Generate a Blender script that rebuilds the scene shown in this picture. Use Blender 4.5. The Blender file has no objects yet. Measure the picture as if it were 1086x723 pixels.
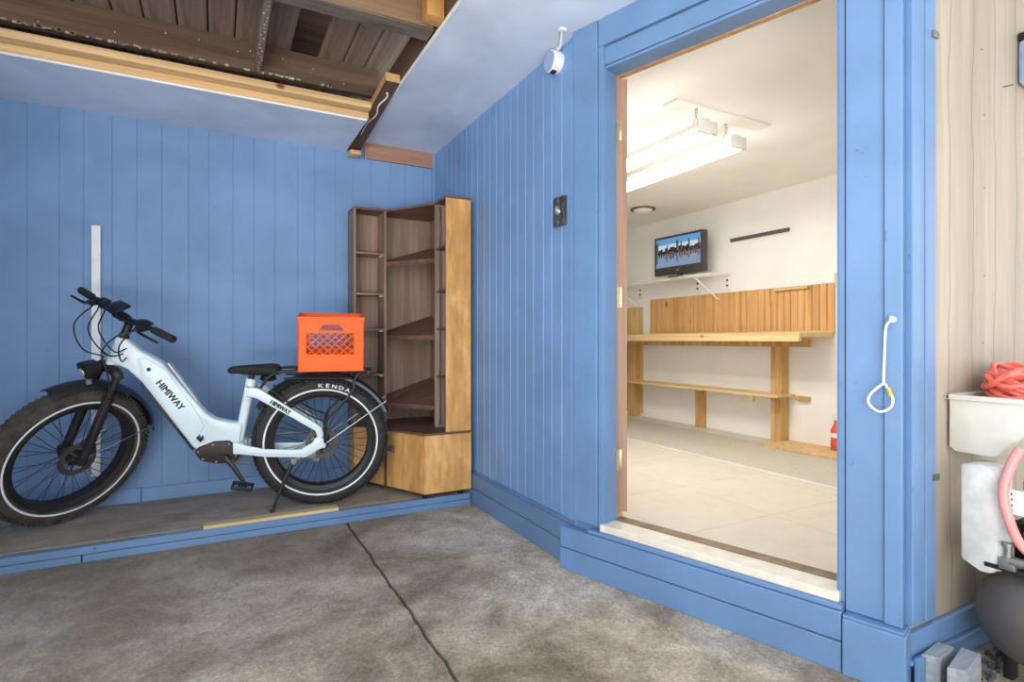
import bpy, bmesh, math, random
from mathutils import Matrix, Vector, Euler
random.seed(7)
PI = math.pi
C = bpy.context.scene.collection
S = bpy.context.scene

# ------------------------------------------------------------------ camera, sky, light, exposure
cam_d = bpy.data.cameras.new('camera')
cam_d.sensor_width = 36.0
cam_d.lens = 36.0 * 588.0 / 1086.0
cam_d.shift_y = -1.0 / 1086.0
cam_d.clip_start = 0.05
cam = bpy.data.objects.new('camera', cam_d)
C.objects.link(cam)
cam.location = (0, 0, 1.03)
cam.rotation_euler = (PI / 2, 0, math.radians(-28))
S.camera = cam

S.view_settings.view_transform = 'Standard'
S.view_settings.look = 'None'
S.view_settings.gamma = 1.0
S.view_settings.exposure = 0.08
S.view_settings.use_curve_mapping = False

w = bpy.data.worlds.new('sky')
S.world = w
w.use_nodes = True
bg = w.node_tree.nodes['Background']
bg.inputs['Color'].default_value = (1.0, 0.98, 0.955, 1)
bg.inputs['Strength'].default_value = 1.95


def area(name, loc, target, sx, sy, power, col=(1, 1, 1)):
    l = bpy.data.lights.new(name, 'AREA')
    l.shape = 'RECTANGLE'
    l.size, l.size_y, l.energy, l.color = sx, sy, power, col
    o = bpy.data.objects.new(name, l)
    C.objects.link(o)
    o.location = loc
    d = Vector(target) - Vector(loc)
    o.rotation_euler = d.to_track_quat('-Z', 'Y').to_euler()
    return o


area('daylight_through_vehicle_door', (-4.4, -4.6, 1.5), (1.0, 2.6, 1.2), 4.4, 2.3, 135, (1.0, 0.985, 0.96))
area('upward_fill_lamp', (-2.0, -2.9, 0.03), (-2.0, -2.88, 2.0), 4.6, 3.8, 640, (1.0, 0.985, 0.96))  # added lamp lying on the floor behind the camera, brightens the ceiling

# ------------------------------------------------------------------ colours and materials


def lin(c):
    r = []
    for v in c:
        v /= 255.0
        r.append(v / 12.92 if v <= 0.04045 else ((v + 0.055) / 1.055) ** 2.4)
    return (r[0], r[1], r[2], 1.0)


class NT:
    def __init__(self, name):
        self.m = bpy.data.materials.new(name)
        self.m.use_nodes = True
        self.t = self.m.node_tree
        self.b = self.t.nodes['Principled BSDF']
        self.tc = self.n('ShaderNodeTexCoord')

    def n(self, k, **kw):
        x = self.t.nodes.new(k)
        for a, v in kw.items():
            setattr(x, a, v)
        return x

    def l(self, a, b):
        self.t.links.new(a, b)

    def coords(self, scale=(1, 1, 1), src='Object'):
        mp = self.n('ShaderNodeMapping')
        mp.inputs['Scale'].default_value = scale
        self.l(self.tc.outputs[src], mp.inputs['Vector'])
        return mp.outputs['Vector']

    def noise(self, scale, vec, detail=4, dist=0.0, rough=0.55):
        x = self.n('ShaderNodeTexNoise')
        x.inputs['Scale'].default_value = scale
        x.inputs['Detail'].default_value = detail
        x.inputs['Distortion'].default_value = dist
        x.inputs['Roughness'].default_value = rough
        self.l(vec, x.inputs['Vector'])
        return x.outputs['Fac']

    def ramp(self, fac, stops):
        r = self.n('ShaderNodeValToRGB')
        e = r.color_ramp.elements
        while len(e) < len(stops):
            e.new(0.5)
        for i, (p, c) in enumerate(stops):
            e[i].position = p
            e[i].color = c if len(c) == 4 else (c[0], c[1], c[2], 1)
        self.l(fac, r.inputs['Fac'])
        return r.outputs['Color']

    def mix(self, fac, a, b, mode='MIX'):
        x = self.n('ShaderNodeMix', data_type='RGBA', blend_type=mode)
        for v, i in ((fac, 0), (a, 6), (b, 7)):
            if hasattr(v, 'is_output'):
                self.l(v, x.inputs[i])
            else:
                x.inputs[i].default_value = v
        return x.outputs[2]

    def math(self, op, a, b=0.0):
        x = self.n('ShaderNodeMath', operation=op)
        for v, i in ((a, 0), (b, 1)):
            if hasattr(v, 'is_output'):
                self.l(v, x.inputs[i])
            else:
                x.inputs[i].default_value = v
        return x.outputs[0]

    def bump(self, h, strength=0.2, dist=0.01):
        x = self.n('ShaderNodeBump')
        x.inputs['Strength'].default_value = strength
        x.inputs['Distance'].default_value = dist
        self.l(h, x.inputs['Height'])
        self.l(x.outputs['Normal'], self.b.inputs['Normal'])

    def done(self, col, rough=0.5, metal=0.0, spec=0.5):
        if hasattr(col, 'is_output'):
            self.l(col, self.b.inputs['Base Color'])
        else:
            self.b.inputs['Base Color'].default_value = col
        self.b.inputs['Roughness'].default_value = rough
        self.b.inputs['Metallic'].default_value = metal
        self.b.inputs['Specular IOR Level'].default_value = spec
        return self.m


def sh(c, k):
    return tuple(max(0, min(255, v * k)) for v in c)


def plain(name, c, rough=0.5, metal=0.0, var=0.08, scale=14.0, bump=0.0, spec=0.5):
    t = NT(name)
    v = t.coords()
    f = t.noise(scale, v, 5)
    col = t.ramp(f, [(0.3, lin(sh(c, 1 - var))), (0.7, lin(sh(c, 1 + var)))])
    if bump:
        t.bump(f, bump, 0.004)
    return t.done(col, rough, metal, spec)


def paint(name, c, rough=0.45, scuff=0.5):
    t = NT(name)
    v = t.coords()
    big = t.noise(2.2, v, 5, 0.4)
    col = t.ramp(big, [(0.3, lin(sh(c, 0.93))), (0.7, lin(sh(c, 1.05)))])
    sp = t.noise(38, t.coords((1, 1, 0.55)), 6, 0.3, 0.7)
    dark = t.ramp(sp, [(0.655, (0, 0, 0)), (0.70, (1, 1, 1))])
    dv = t.math('MULTIPLY', dark, scuff)
    col = t.mix(dv, col, lin(sh(c, 0.48)))
    t.bump(sp, 0.08, 0.003)
    return t.done(col, rough)


def wood(name, c1, c2, axis=0, scale=9.0, rough=0.6, stretch=0.07, knots=None, bump=0.1):
    t = NT(name)
    s = [1.0, 1.0, 1.0]
    s[axis] = stretch
    f = t.noise(scale, t.coords(tuple(s)), 7, 1.2, 0.6)
    s2 = [1.0, 1.0, 1.0]
    s2[axis] = stretch * 0.5
    g = t.noise(scale * 6, t.coords(tuple(s2)), 4, 0.3)
    col = t.ramp(f, [(0.30, lin(c1)), (0.70, lin(c2))])
    gg = t.ramp(g, [(0.35, (0.72, 0.72, 0.72)), (0.65, (1.06, 1.06, 1.06))])
    col = t.mix(0.8, col, gg, 'MULTIPLY')
    if knots:
        k = NTk = t.n('ShaderNodeTexVoronoi')
        ks = [3.2, 3.2, 3.2]
        ks[axis] = 2.2
        t.l(t.coords(tuple(ks)), k.inputs['Vector'])
        k.inputs['Scale'].default_value = 1.6
        kk = t.ramp(k.outputs['Distance'], [(0.07, (1, 1, 1)), (0.13, (0, 0, 0))])
        col = t.mix(kk, col, lin(knots))
    t.bump(g, bump, 0.003)
    return t.done(col, rough, 0, 0.35)


M = {}
M['wall_blue'] = paint('wall_blue', (117, 152, 194), 0.55, 0.25)
M['wall_blue_side'] = paint('wall_blue_side', (119, 156, 201), 0.5, 0.2)
M['trim_blue'] = paint('trim_blue', (104, 138, 178), 0.4, 0.6)
M['worn_blue'] = paint('worn_blue', (102, 134, 170), 0.5, 0.9)
M['wear_line'] = plain('wear_line', (186, 186, 182), 0.7, var=0.12, scale=30)
M['ceil_blue'] = paint('ceil_blue', (214, 225, 246), 0.7, 0.12)
M['groove'] = plain('groove_shadow_gap', (62, 88, 130), 0.8)
M['white_edge'] = plain('plaster_edge', (238, 238, 236), 0.8, var=0.03)
M['scrap'] = plain('old_plaster_scrap', (176, 168, 154), 0.9, var=0.25, scale=50)
M['cream'] = plain('cream_wall', (245, 243, 238), 0.75, var=0.015, scale=3)
M['cream_ceiling'] = plain('cream_ceiling', (252, 250, 243), 0.8, var=0.015, scale=3)
M['old_wood'] = wood('old_joist_wood', (84, 66, 56), (136, 112, 96), 0, 7, 0.85, 0.05)
M['old_wood_y'] = wood('old_plank_wood', (104, 88, 78), (172, 152, 138), 1, 6, 0.85, 0.08)
M['mid_wood'] = wood('mid_joist_wood', (120, 92, 70), (172, 140, 112), 0, 6, 0.8, 0.05, (80, 52, 34))
M['grey_edge'] = wood('weathered_edge', (84, 76, 68), (140, 128, 116), 0, 14, 0.9, 0.1)
M['pine'] = wood('pine', (212, 172, 120), (238, 208, 162), 0, 6, 0.55, 0.05, (122, 66, 30))
M['pine_y'] = wood('pine_y', (206, 162, 108), (232, 196, 146), 1, 6, 0.55, 0.05, (122, 66, 30))
M['pine_z'] = wood('pine_z', (186, 132, 74), (218, 170, 104), 2, 6, 0.55, 0.05, (132, 84, 44))
M['dark_stain'] = wood('dark_stained_wood', (84, 62, 50), (128, 98, 80), 1, 8, 0.8, 0.05)
M['pink_wood'] = wood('pinkish_board', (150, 104, 86), (206, 166, 140), 0, 5, 0.7, 0.06)
M['bench'] = wood('bench_wood', (222, 186, 126), (240, 212, 160), 1, 5, 0.5, 0.05, (190, 140, 84))
M['bench_leg'] = wood('bench_leg_wood', (196, 150, 88), (226, 186, 126), 2, 7, 0.6, 0.08, (140, 96, 56))
M['bead'] = wood('beadboard_wood', (208, 156, 98), (236, 190, 132), 2, 9, 0.5, 0.06, (150, 92, 46))
M['ply'] = wood('plywood', (222, 184, 124), (236, 204, 150), 2, 3, 0.6, 0.15)
M['birch'] = wood('golden_birch', (196, 142, 78), (240, 190, 124), 2, 5, 0.38, 0.4)
M['inner_wood'] = wood('brown_inner_wood', (128, 104, 90), (172, 146, 130), 2, 6, 0.55, 0.08)
M['shelf_wood'] = wood('brown_shelf_wood', (98, 70, 57), (136, 104, 86), 0, 6, 0.5, 0.08)
M['door_edge'] = wood('door_edge_wood', (132, 98, 78), (172, 138, 116), 2, 7, 0.6, 0.04)
M['jamb'] = wood('jamb_wood', (176, 130, 88), (206, 164, 120), 2, 7, 0.6, 0.05)
M['sill'] = plain('sill_wood', (228, 219, 200), 0.6, var=0.05, scale=18)
M['threshold'] = wood('threshold_wood', (120, 98, 74), (160, 136, 106), 0, 8, 0.6, 0.06)
M['batten'] = wood('batten_wood', (206, 182, 134), (228, 206, 160), 0, 8, 0.6, 0.05)
M['white'] = plain('white_paint', (236, 238, 240), 0.45, var=0.02)
M['black'] = plain('black_paint', (26, 26, 28), 0.45, var=0.1)
M['black_matt'] = plain('black_rubber', (36, 35, 35), 0.8, var=0.2, scale=60, bump=0.15)
M['tyre'] = plain('tyre_rubber', (46, 44, 43), 0.75, var=0.22, scale=30, bump=0.2)
M['mud'] = plain('fork_black', (34, 31, 30), 0.5, var=0.15)
M['fender'] = plain('fender_black', (38, 37, 38), 0.4, var=0.12)
M['fender_in'] = plain('fender_grey', (88, 94, 108), 0.5, var=0.08)
M['motor'] = plain('motor_cover', (50, 40, 36), 0.5, var=0.15)
M['frame'] = plain('pale_frame_paint', (222, 236, 240), 0.28, var=0.012)
M['silver'] = plain('silver_metal', (205, 206, 208), 0.3, 0.9, 0.05)
M['steel'] = plain('dull_steel', (150, 148, 142), 0.45, 0.8, 0.15)
M['dark_steel'] = plain('dark_steel', (92, 86, 80), 0.5, 0.6, 0.15)
M['tyre_dusty'] = plain('dusty_tyre_rubber', (66, 60, 55), 0.85, var=0.3, scale=16, bump=0.2)
M['rail_grey'] = plain('rail_grey', (196, 202, 206), 0.35, var=0.03)
M['reflect'] = plain('reflective_band', (238, 240, 240), 0.35, var=0.02)
M['lettering_w'] = plain('white_lettering', (225, 225, 225), 0.6, var=0.02)
M['lettering_b'] = plain('black_lettering', (24, 26, 30), 0.5, var=0.02)
M['orange'] = plain('orange_plastic', (255, 106, 44), 0.5, var=0.02, spec=0.25)
M['lens'] = plain('headlight_lens', (190, 196, 200), 0.12, 0.5, 0.03)
M['display'] = plain('display_glass', (22, 26, 32), 0.12, 0.0, 0.05)
M['hinge'] = plain('hinge_brass', (186, 164, 124), 0.4, 0.7, 0.12)
M['plate'] = plain('tarnished_plate', (120, 114, 106), 0.3, 0.9, 0.35, 22)
M['boxpaint'] = plain('painted_box_face', (152, 172, 206), 0.6, var=0.03)
M['cable_white'] = plain('white_cable', (228, 230, 234), 0.55, var=0.03)
M['rope'] = plain('white_rope', (236, 236, 238), 0.8, var=0.05, scale=90, bump=0.4)
M['yellow'] = plain('yellow_tape', (206, 176, 70), 0.6)
M['carpet'] = plain('grey_floor_strip', (196, 188, 172), 0.85, var=0.05, scale=60)
M['tv_black'] = plain('tv_bezel', (66, 64, 62), 0.35, var=0.05)
M['dark_rail'] = plain('dark_rail', (92, 84, 72), 0.6, var=0.12)
M['fix_white'] = plain('fixture_white', (240, 238, 232), 0.5, var=0.01)
M['bin'] = plain('bin_plastic', (208, 205, 194), 0.5, var=0.06, scale=7)
M['hose'] = plain('red_hose', (228, 108, 92), 0.35, var=0.07)
M['hose_pink'] = plain('pink_hose', (244, 148, 142), 0.4, var=0.04)
M['tank'] = plain('tank_grey', (92, 88, 85), 0.42, 0.25, 0.14, 5)
M['shroud'] = plain('shroud_offwhite', (206, 205, 199), 0.55, var=0.07, scale=16)
M['fins'] = plain('pump_fins', (112, 114, 120), 0.4, 0.7, 0.15)
M['grey_block'] = wood('grey_block', (132, 138, 144), (172, 176, 178), 0, 9, 0.9, 0.15)
M['coal'] = plain('dark_debris', (74, 72, 74), 0.85, var=0.5, scale=40, bump=0.5)
M['bluebox'] = plain('blue_grey_box', (152, 174, 206), 0.35, 0.2, 0.06)
M['red_bottle'] = plain('orange_red_bottle', (226, 92, 66), 0.4, var=0.1)
M['tan'] = plain('tan_plate', (222, 204, 164), 0.5, var=0.03)


def emit(name, c, k):
    m = bpy.data.materials.new(name)
    m.use_nodes = True
    b = m.node_tree.nodes['Principled BSDF']
    b.inputs['Base Color'].default_value = (0.02, 0.02, 0.02, 1) if k < 2 else (0.8, 0.8, 0.8, 1)
    b.inputs['Emission Color'].default_value = lin(c)
    b.inputs['Emission Strength'].default_value = k
    return m


M['tube'] = emit('fluorescent_diffuser', (255, 253, 250), 37.0)
M['scr_sky'] = emit('screen_sky', (96, 158, 214), 0.8)
M['scr_pale'] = emit('screen_pale_sky', (206, 214, 224), 0.85)
M['scr_dark'] = emit('screen_towers', (22, 22, 30), 0.7)
M['scr_gold'] = emit('screen_lights', (226, 142, 84), 0.9)
M['scr_water'] = emit('screen_water', (132, 156, 186), 0.8)


def concrete_mat():
    t = NT('stained_concrete')
    v = t.coords()
    big = t.noise(1.15, v, 6, 0.6, 0.62)
    mid = t.noise(4.5, v, 10, 0.5, 0.75)
    fine = t.noise(75.0, v, 8, 0.2, 0.85)
    col = t.ramp(big, [(0.36, lin((150, 135, 113))), (0.50, lin((198, 184, 162))), (0.62, lin((234, 226, 211)))])
    m2 = t.ramp(mid, [(0.34, (0.50, 0.48, 0.46)), (0.60, (1.12, 1.11, 1.10))])
    col = t.mix(0.85, col, m2, 'MULTIPLY')
    f2 = t.ramp(fine, [(0.32, (0.55, 0.55, 0.55)), (0.66, (1.25, 1.25, 1.25))])
    col = t.mix(0.8, col, f2, 'MULTIPLY')
    vo = t.n('ShaderNodeTexVoronoi')
    t.l(v, vo.inputs['Vector'])
    vo.inputs['Scale'].default_value = 120.0
    gr = t.ramp(vo.outputs['Color'], [(0.1, (0.72, 0.72, 0.72)), (0.9, (1.22, 1.22, 1.22))])
    col = t.mix(0.75, col, gr, 'MULTIPLY')
    # wavering tone, darker towards the platform and the left, pale efflorescence patches
    sep = t.n('ShaderNodeSeparateXYZ')
    t.l(v, sep.inputs[0])
    wob = t.math('MULTIPLY', t.math('SUBTRACT', t.noise(2.2, v, 6, 0.5), 0.5), 1.5)
    yy = t.math('ADD', sep.outputs['Y'], wob)
    xx = t.math('MULTIPLY', sep.outputs['X'], -0.55)
    dd = t.math('ADD', yy, xx)
    dark_tone = t.ramp(t.math('DIVIDE', dd, 4.0), [(0.42, (0, 0, 0)), (0.72, (1, 1, 1))])
    col = t.mix(t.math('MULTIPLY', dark_tone, 0.55), col, lin((128, 114, 100)))
    pf = t.noise(2.6, t.coords((1, 1.5, 1)), 8, 1.0, 0.7)
    pale = t.ramp(pf, [(0.60, (0, 0, 0)), (0.70, (1, 1, 1))])
    col = t.mix(t.math('MULTIPLY', pale, 0.45), col, lin((184, 184, 186)))
    # control joint
    jw = t.math('MULTIPLY', t.math('SUBTRACT', t.noise(4.0, v, 6), 0.5), 0.045)
    jd = t.math('ABSOLUTE', t.math('SUBTRACT', t.math('ADD', sep.outputs['X'], jw), 0.645))
    jl = t.ramp(jd, [(0.0025, (1, 1, 1)), (0.0075, (0, 0, 0))])
    ym = t.ramp(sep.outputs['Y'], [(0.0, (1, 1, 1)), (1.0, (1, 1, 1))])
    col = t.mix(t.math('MULTIPLY', jl, 0.85), col, lin((46, 42, 38)))
    hb = t.math('ADD', t.math('MULTIPLY', fine, 0.5), t.math('SUBTRACT', mid, jl))
    t.bump(hb, 0.8, 0.014)
    return t.done(col, 0.82, 0, 0.3)


def platform_mat():
    t = NT('worn_platform_top')
    v = t.coords((0.6, 1, 1))
    f = t.noise(5, v, 8, 0.8, 0.65)
    col = t.ramp(f, [(0.3, lin((140, 126, 110))), (0.7, lin((190, 176, 158)))])
    g = t.noise(50, v, 5)
    col = t.mix(0.7, col, t.ramp(g, [(0.3, (0.8, 0.8, 0.8)), (0.7, (1.1, 1.1, 1.1))]), 'MULTIPLY')
    t.bump(g, 0.2, 0.004)
    return t.done(col, 0.7, 0, 0.35)


def tile_mat():
    t = NT('cream_vinyl_tile')
    b = t.n('ShaderNodeTexBrick')
    b.offset = 0.0
    t.l(t.coords((1, 1, 1)), b.inputs['Vector'])
    b.inputs['Color1'].default_value = lin((218, 209, 192))
    b.inputs['Color2'].default_value = lin((213, 203, 186))
    b.inputs['Mortar'].default_value = lin((196, 184, 160))
    b.inputs['Scale'].default_value = 1.0
    b.inputs['Mortar Size'].default_value = 0.003
    b.inputs['Brick Width'].default_value = 0.61
    b.inputs['Row Height'].default_value = 0.61
    f = t.noise(9, t.coords(), 6, 0.5, 0.7)
    col = t.mix(0.7, b.outputs['Color'], t.ramp(f, [(0.25, (0.88, 0.87, 0.85)), (0.6, (1.02, 1.02, 1.02))]), 'MULTIPLY')
    return t.done(col, 0.5, 0, 0.4)


def beige_panel_mat():
    t = NT('beige_wood_panelling')
    v = t.coords()
    f = t.noise(7, t.coords((1, 1, 0.06)), 7, 1.0)
    col = t.ramp(f, [(0.3, lin((156, 145, 128))), (0.7, lin((180, 170, 152)))])
    g = t.noise(60, t.coords((1, 1, 0.05)), 3)
    col = t.mix(0.6, col, t.ramp(g, [(0.35, (0.88, 0.87, 0.86)), (0.65, (1.03, 1.03, 1.03))]), 'MULTIPLY')
    sep = t.n('ShaderNodeSeparateXYZ')
    t.l(v, sep.inputs[0])
    wv = t.math('MULTIPLY', t.math('SUBTRACT', t.noise(2.4, t.coords((0.4, 1, 0.8)), 2), 0.5), 0.10)
    x = t.math('ADD', sep.outputs['X'], wv)
    md = t.math('ABSOLUTE', t.math('SUBTRACT', t.math('FRACT', t.math('DIVIDE', x, 0.155)), 0.5))
    ln = t.ramp(md, [(0.008, (1, 1, 1)), (0.018, (0, 0, 0))])
    col = t.mix(t.math('MULTIPLY', ln, 0.8), col, lin((112, 98, 84)))
    t.bump(t.math('SUBTRACT', 1.0, ln), 0.3, 0.002)
    return t.done(col, 0.55, 0, 0.35)


M['concrete'] = concrete_mat()
M['platform'] = platform_mat()
M['tile'] = tile_mat()
M['beige'] = beige_panel_mat()

# ------------------------------------------------------------------ mesh helpers


def crom(pts, n=8, closed=False):
    P = [Vector(p) for p in pts]
    if len(P) < 3:
        return P
    out = []
    m = len(P)
    rng = range(m) if closed else range(m - 1)
    for i in rng:
        p1, p2 = P[i], P[(i + 1) % m]
        p0 = P[(i - 1) % m] if closed or i > 0 else p1 * 2 - p2
        p3 = P[(i + 2) % m] if closed or i + 2 < m else p2 * 2 - p1
        for k in range(n):
            t = k / n
            out.append(0.5 * ((2 * p1) + (p2 - p0) * t + (2 * p0 - 5 * p1 + 4 * p2 - p3) * t * t + (3 * p1 - p0 - 3 * p2 + p3) * t ** 3))
    if not closed:
        out.append(P[-1])
    return out


class MB:
    """collects shapes, then links them as one mesh object"""

    def __init__(self, X=None):
        self.bm = bmesh.new()
        self.X = X

    def _fin(self, vs, mat, bev, seg=2):
        fs = {f for v in vs for f in v.link_faces}
        for f in fs:
            f.material_index = mat
        if bev > 0:
            es = list({e for v in vs for e in v.link_edges if len(e.link_faces) == 2 and e.calc_face_angle(0) > 0.5})
            bmesh.ops.bevel(self.bm, geom=es, offset=bev, segments=seg, profile=0.5, affect='EDGES', clamp_overlap=True)

    def box(self, x0, x1, y0, y1, z0, z1, bev=0.0, mat=0, R=None):
        c = Vector(((x0 + x1) / 2, (y0 + y1) / 2, (z0 + z1) / 2))
        m = Matrix.Translation(c) @ (R or Matrix()) @ Matrix.Diagonal((abs(x1 - x0), abs(y1 - y0), abs(z1 - z0), 1))
        r = bmesh.ops.create_cube(self.bm, size=1.0, matrix=m)
        self._fin(r['verts'], mat, bev)
        return self

    def prism(self, poly, d0, d1, plane='xy', bev=0.0, mat=0, seg=2):
        def P(a, b, d):
            return (a, b, d) if plane == 'xy' else (a, d, b) if plane == 'xz' else (d, a, b)
        v0 = [self.bm.verts.new(P(a, b, d0)) for a, b in poly]
        v1 = [self.bm.verts.new(P(a, b, d1)) for a, b in poly]
        n = len(poly)
        fs = [self.bm.faces.new(v0[::-1]), self.bm.faces.new(v1)]
        for i in range(n):
            fs.append(self.bm.faces.new((v0[i], v0[(i + 1) % n], v1[(i + 1) % n], v1[i])))
        bmesh.ops.recalc_face_normals(self.bm, faces=fs)
        self._fin(v0 + v1, mat, bev, seg)
        return self

    def poly(self, pts, mat=0):
        f = self.bm.faces.new([self.bm.verts.new(p) for p in pts])
        f.material_index = mat
        return self

    def bar(self, a, b, wx, wy, bev=0.0, mat=0, up=(0, 0, 1)):
        a, b = Vector(a), Vector(b)
        d = b - a
        z = d.normalized()
        u = Vector(up)
        if abs(u.dot(z)) > 0.98:
            u = Vector((1, 0, 0))
        x = u.cross(z).normalized()
        y = z.cross(x)
        m = Matrix.Translation((a + b) / 2) @ Matrix((x, y, z)).transposed().to_4x4() @ Matrix.Diagonal((wx, wy, d.length, 1))
        r = bmesh.ops.create_cube(self.bm, size=1.0, matrix=m)
        self._fin(r['verts'], mat, bev)
        return self

    def tube(self, pts, r, seg=10, mat=0, closed=False, ry=None, up=(0, 1, 0)):
        P = [Vector(p) for p in pts]
        n = len(P)
        rr = r if isinstance(r, (list, tuple)) else [r] * n
        if len(rr) != n:
            rr = [rr[0] + (rr[-1] - rr[0]) * i / (n - 1) for i in range(n)]
        rb = None if ry is None else (ry if isinstance(ry, (list, tuple)) else [ry] * n)
        rings = []
        px = None
        for i in range(n):
            if closed:
                t = P[(i + 1) % n] - P[i - 1]
            else:
                t = P[min(i + 1, n - 1)] - P[max(i - 1, 0)]
            t.normalize()
            if px is None:
                u = Vector(up)
                if abs(u.dot(t)) > 0.95:
                    u = Vector((1, 0, 0)) if abs(t.x) < 0.9 else Vector((0, 0, 1))
                x = (u - t * u.dot(t)).normalized()
            else:
                x = (px - t * px.dot(t)).normalized()
            px = x
            y = t.cross(x)
            b = rb[i] if rb else rr[i]
            rings.append([self.bm.verts.new(P[i] + x * b * math.cos(a) + y * rr[i] * math.sin(a)) for a in (2 * PI * k / seg for k in range(seg))])
        fs = []
        for i in range(n if closed else n - 1):
            A, B = rings[i], rings[(i + 1) % n]
            for k in range(seg):
                fs.append(self.bm.faces.new((A[k], A[(k + 1) % seg], B[(k + 1) % seg], B[k])))
        if not closed:
            fs.append(self.bm.faces.new(rings[0][::-1]))
            fs.append(self.bm.faces.new(rings[-1]))
        for f in fs:
            f.material_index = mat
        return self

    def lathe(self, prof, c, axis='y', seg=32, mat=0, a0=0.0, a1=2 * PI):
        """prof: (radius, height along axis); closed profile list not required"""
        full = abs(a1 - a0 - 2 * PI) < 1e-6
        n = seg if full else seg + 1
        rings = []
        for k in range(n):
            a = a0 + (a1 - a0) * k / seg
            ring = []
            for r, h in prof:
                u, v = r * math.cos(a), r * math.sin(a)
                p = {'y': (u, h, v), 'z': (u, v, h), 'x': (h, u, v)}[axis]
                ring.append(self.bm.verts.new((c[0] + p[0], c[1] + p[1], c[2] + p[2])))
            rings.append(ring)
        for k in range(seg):
            A, B = rings[k], rings[(k + 1) % n]
            for i in range(len(prof) - 1):
                f = self.bm.faces.new((A[i], A[i + 1], B[i + 1], B[i]))
                f.material_index = mat
        return self

    def torus(self, c, R, r, axis='y', seg=64, rs=14, mat=0, ry=None):
        prof = [(R + r * math.cos(2 * PI * k / rs), (ry or r) * math.sin(2 * PI * k / rs)) for k in range(rs + 1)]
        return self.lathe(prof, c, axis, seg, mat)

    def build(self, name, mats, parent=None, smooth=35, **tags):
        bm = self.bm
        bmesh.ops.remove_doubles(bm, verts=bm.verts, dist=1e-6)
        bmesh.ops.recalc_face_normals(bm, faces=bm.faces)
        if self.X is not None:
            bm.transform(self.X)
        loc = Vector((0, 0, 0))
        if parent is None:
            xs = [v.co for v in bm.verts]
            lo = Vector((min(v.x for v in xs), min(v.y for v in xs), min(v.z for v in xs)))
            hi = Vector((max(v.x for v in xs), max(v.y for v in xs), max(v.z for v in xs)))
            loc = Vector(((lo.x + hi.x) / 2, (lo.y + hi.y) / 2, lo.z))
            if tags.get('kind') == 'structure':
                loc = Vector((0, 0, 0))
            bm.transform(Matrix.Translation(-loc))
        me = bpy.data.meshes.new(name)
        bm.to_mesh(me)
        bm.free()
        for m in (mats if isinstance(mats, (list, tuple)) else [mats]):
            me.materials.append(M[m] if isinstance(m, str) else m)
        if smooth:
            me.polygons.foreach_set('use_smooth', [True] * len(me.polygons))
            me.set_sharp_from_angle(angle=math.radians(smooth))
        o = bpy.data.objects.new(name, me)
        C.objects.link(o)
        o.location = loc
        if parent is not None:
            o.parent = parent
        for k, v in tags.items():
            o[k] = v
        return o


def thing(name, label, category, mat=None, group=None):
    o = bpy.data.objects.new(name, None)
    C.objects.link(o)
    o.empty_display_size = 0.05
    if mat is not None:
        o.matrix_world = mat
    o['label'] = label
    o['category'] = category
    if group:
        o['group'] = group
    return o


def T(x, y, z):
    return Matrix.Translation((x, y, z))


def RZ(d):
    return Matrix.Rotation(math.radians(d), 4, 'Z')


def text_mesh(b, s, size, X, mat=0, ext=0.0006, bold=0.0, sx=1.0):
    """adds lettering (flat in its own xy plane) to builder b, placed by matrix X"""
    cu = bpy.data.curves.new('t', 'FONT')
    cu.body = s
    cu.size = size
    cu.extrude = ext
    cu.offset = bold
    cu.align_x = 'CENTER'
    cu.align_y = 'CENTER'
    o = bpy.data.objects.new('t', cu)
    C.objects.link(o)
    dg = bpy.context.evaluated_depsgraph_get()
    me = bpy.data.meshes.new_from_object(o.evaluated_get(dg))
    me.transform(X @ Matrix.Diagonal((sx, 1, 1, 1)))
    n0 = len(b.bm.faces)
    b.bm.from_mesh(me)
    b.bm.faces.ensure_lookup_table()
    for f in b.bm.faces[n0:]:
        f.material_index = mat
    C.objects.unlink(o)
    bpy.data.objects.remove(o)
    bpy.data.curves.remove(cu)
    bpy.data.meshes.remove(me)


ST = dict(kind='structure')
CX = T(1.44, 2.083, 0) @ RZ(math.degrees(math.atan2(-0.956, 0.293)))   # along the door wall: x = s, y = into the inner room

# ------------------------------------------------------------------ SETTING: garage shell
b = MB()
b.box(-4.2, 5, -6.5, 4.1, -0.12, 0)
b.build('floor', 'concrete', smooth=0, **ST)


def grooved_wall(u0, u1, widths, gap, depth, z0, z1, place, name, mats):
    """vertical tongue-and-groove panelling: one mesh, real V grooves"""
    prof = []
    u, i = u0, 0
    prof.append((u0, 0.0))
    while True:
        u += widths[i % len(widths)]
        i += 1
        if u + gap >= u1:
            break
        prof += [(u - gap / 2, 0.0), (u - gap * 0.15, depth), (u + gap * 0.15, depth), (u + gap / 2, 0.0)]
    prof.append((u1, 0.0))
    b = MB()
    poly = [place(a, d) for a, d in prof] + [place(u1, 0.1), place(u0, 0.1)]
    b.prism(poly, z0, z1, 'xy')
    return b.build(name, mats, smooth=0, **ST)


grooved_wall(-4.2, 1.44, [0.125, 0.14, 0.11, 0.135, 0.12], 0.006, 0.003, 0.0, 2.42, lambda u, d: (u, 3.95 + d), 'wall_back', 'wall_blue')
grooved_wall(0.0, 1.867, [0.083, 0.098, 0.078, 0.09], 0.008, 0.005, 0.0, 2.42, lambda u, d: (1.44 + d, 3.95 - u), 'wall_right', 'wall_blue_side')

MB().box(-1.40, -1.30, 1.7, 3.95, 0, 2.42).build('wall_left', 'wall_blue', smooth=0, **ST)  # unseen wall just left of the view, added to shade that side
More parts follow.
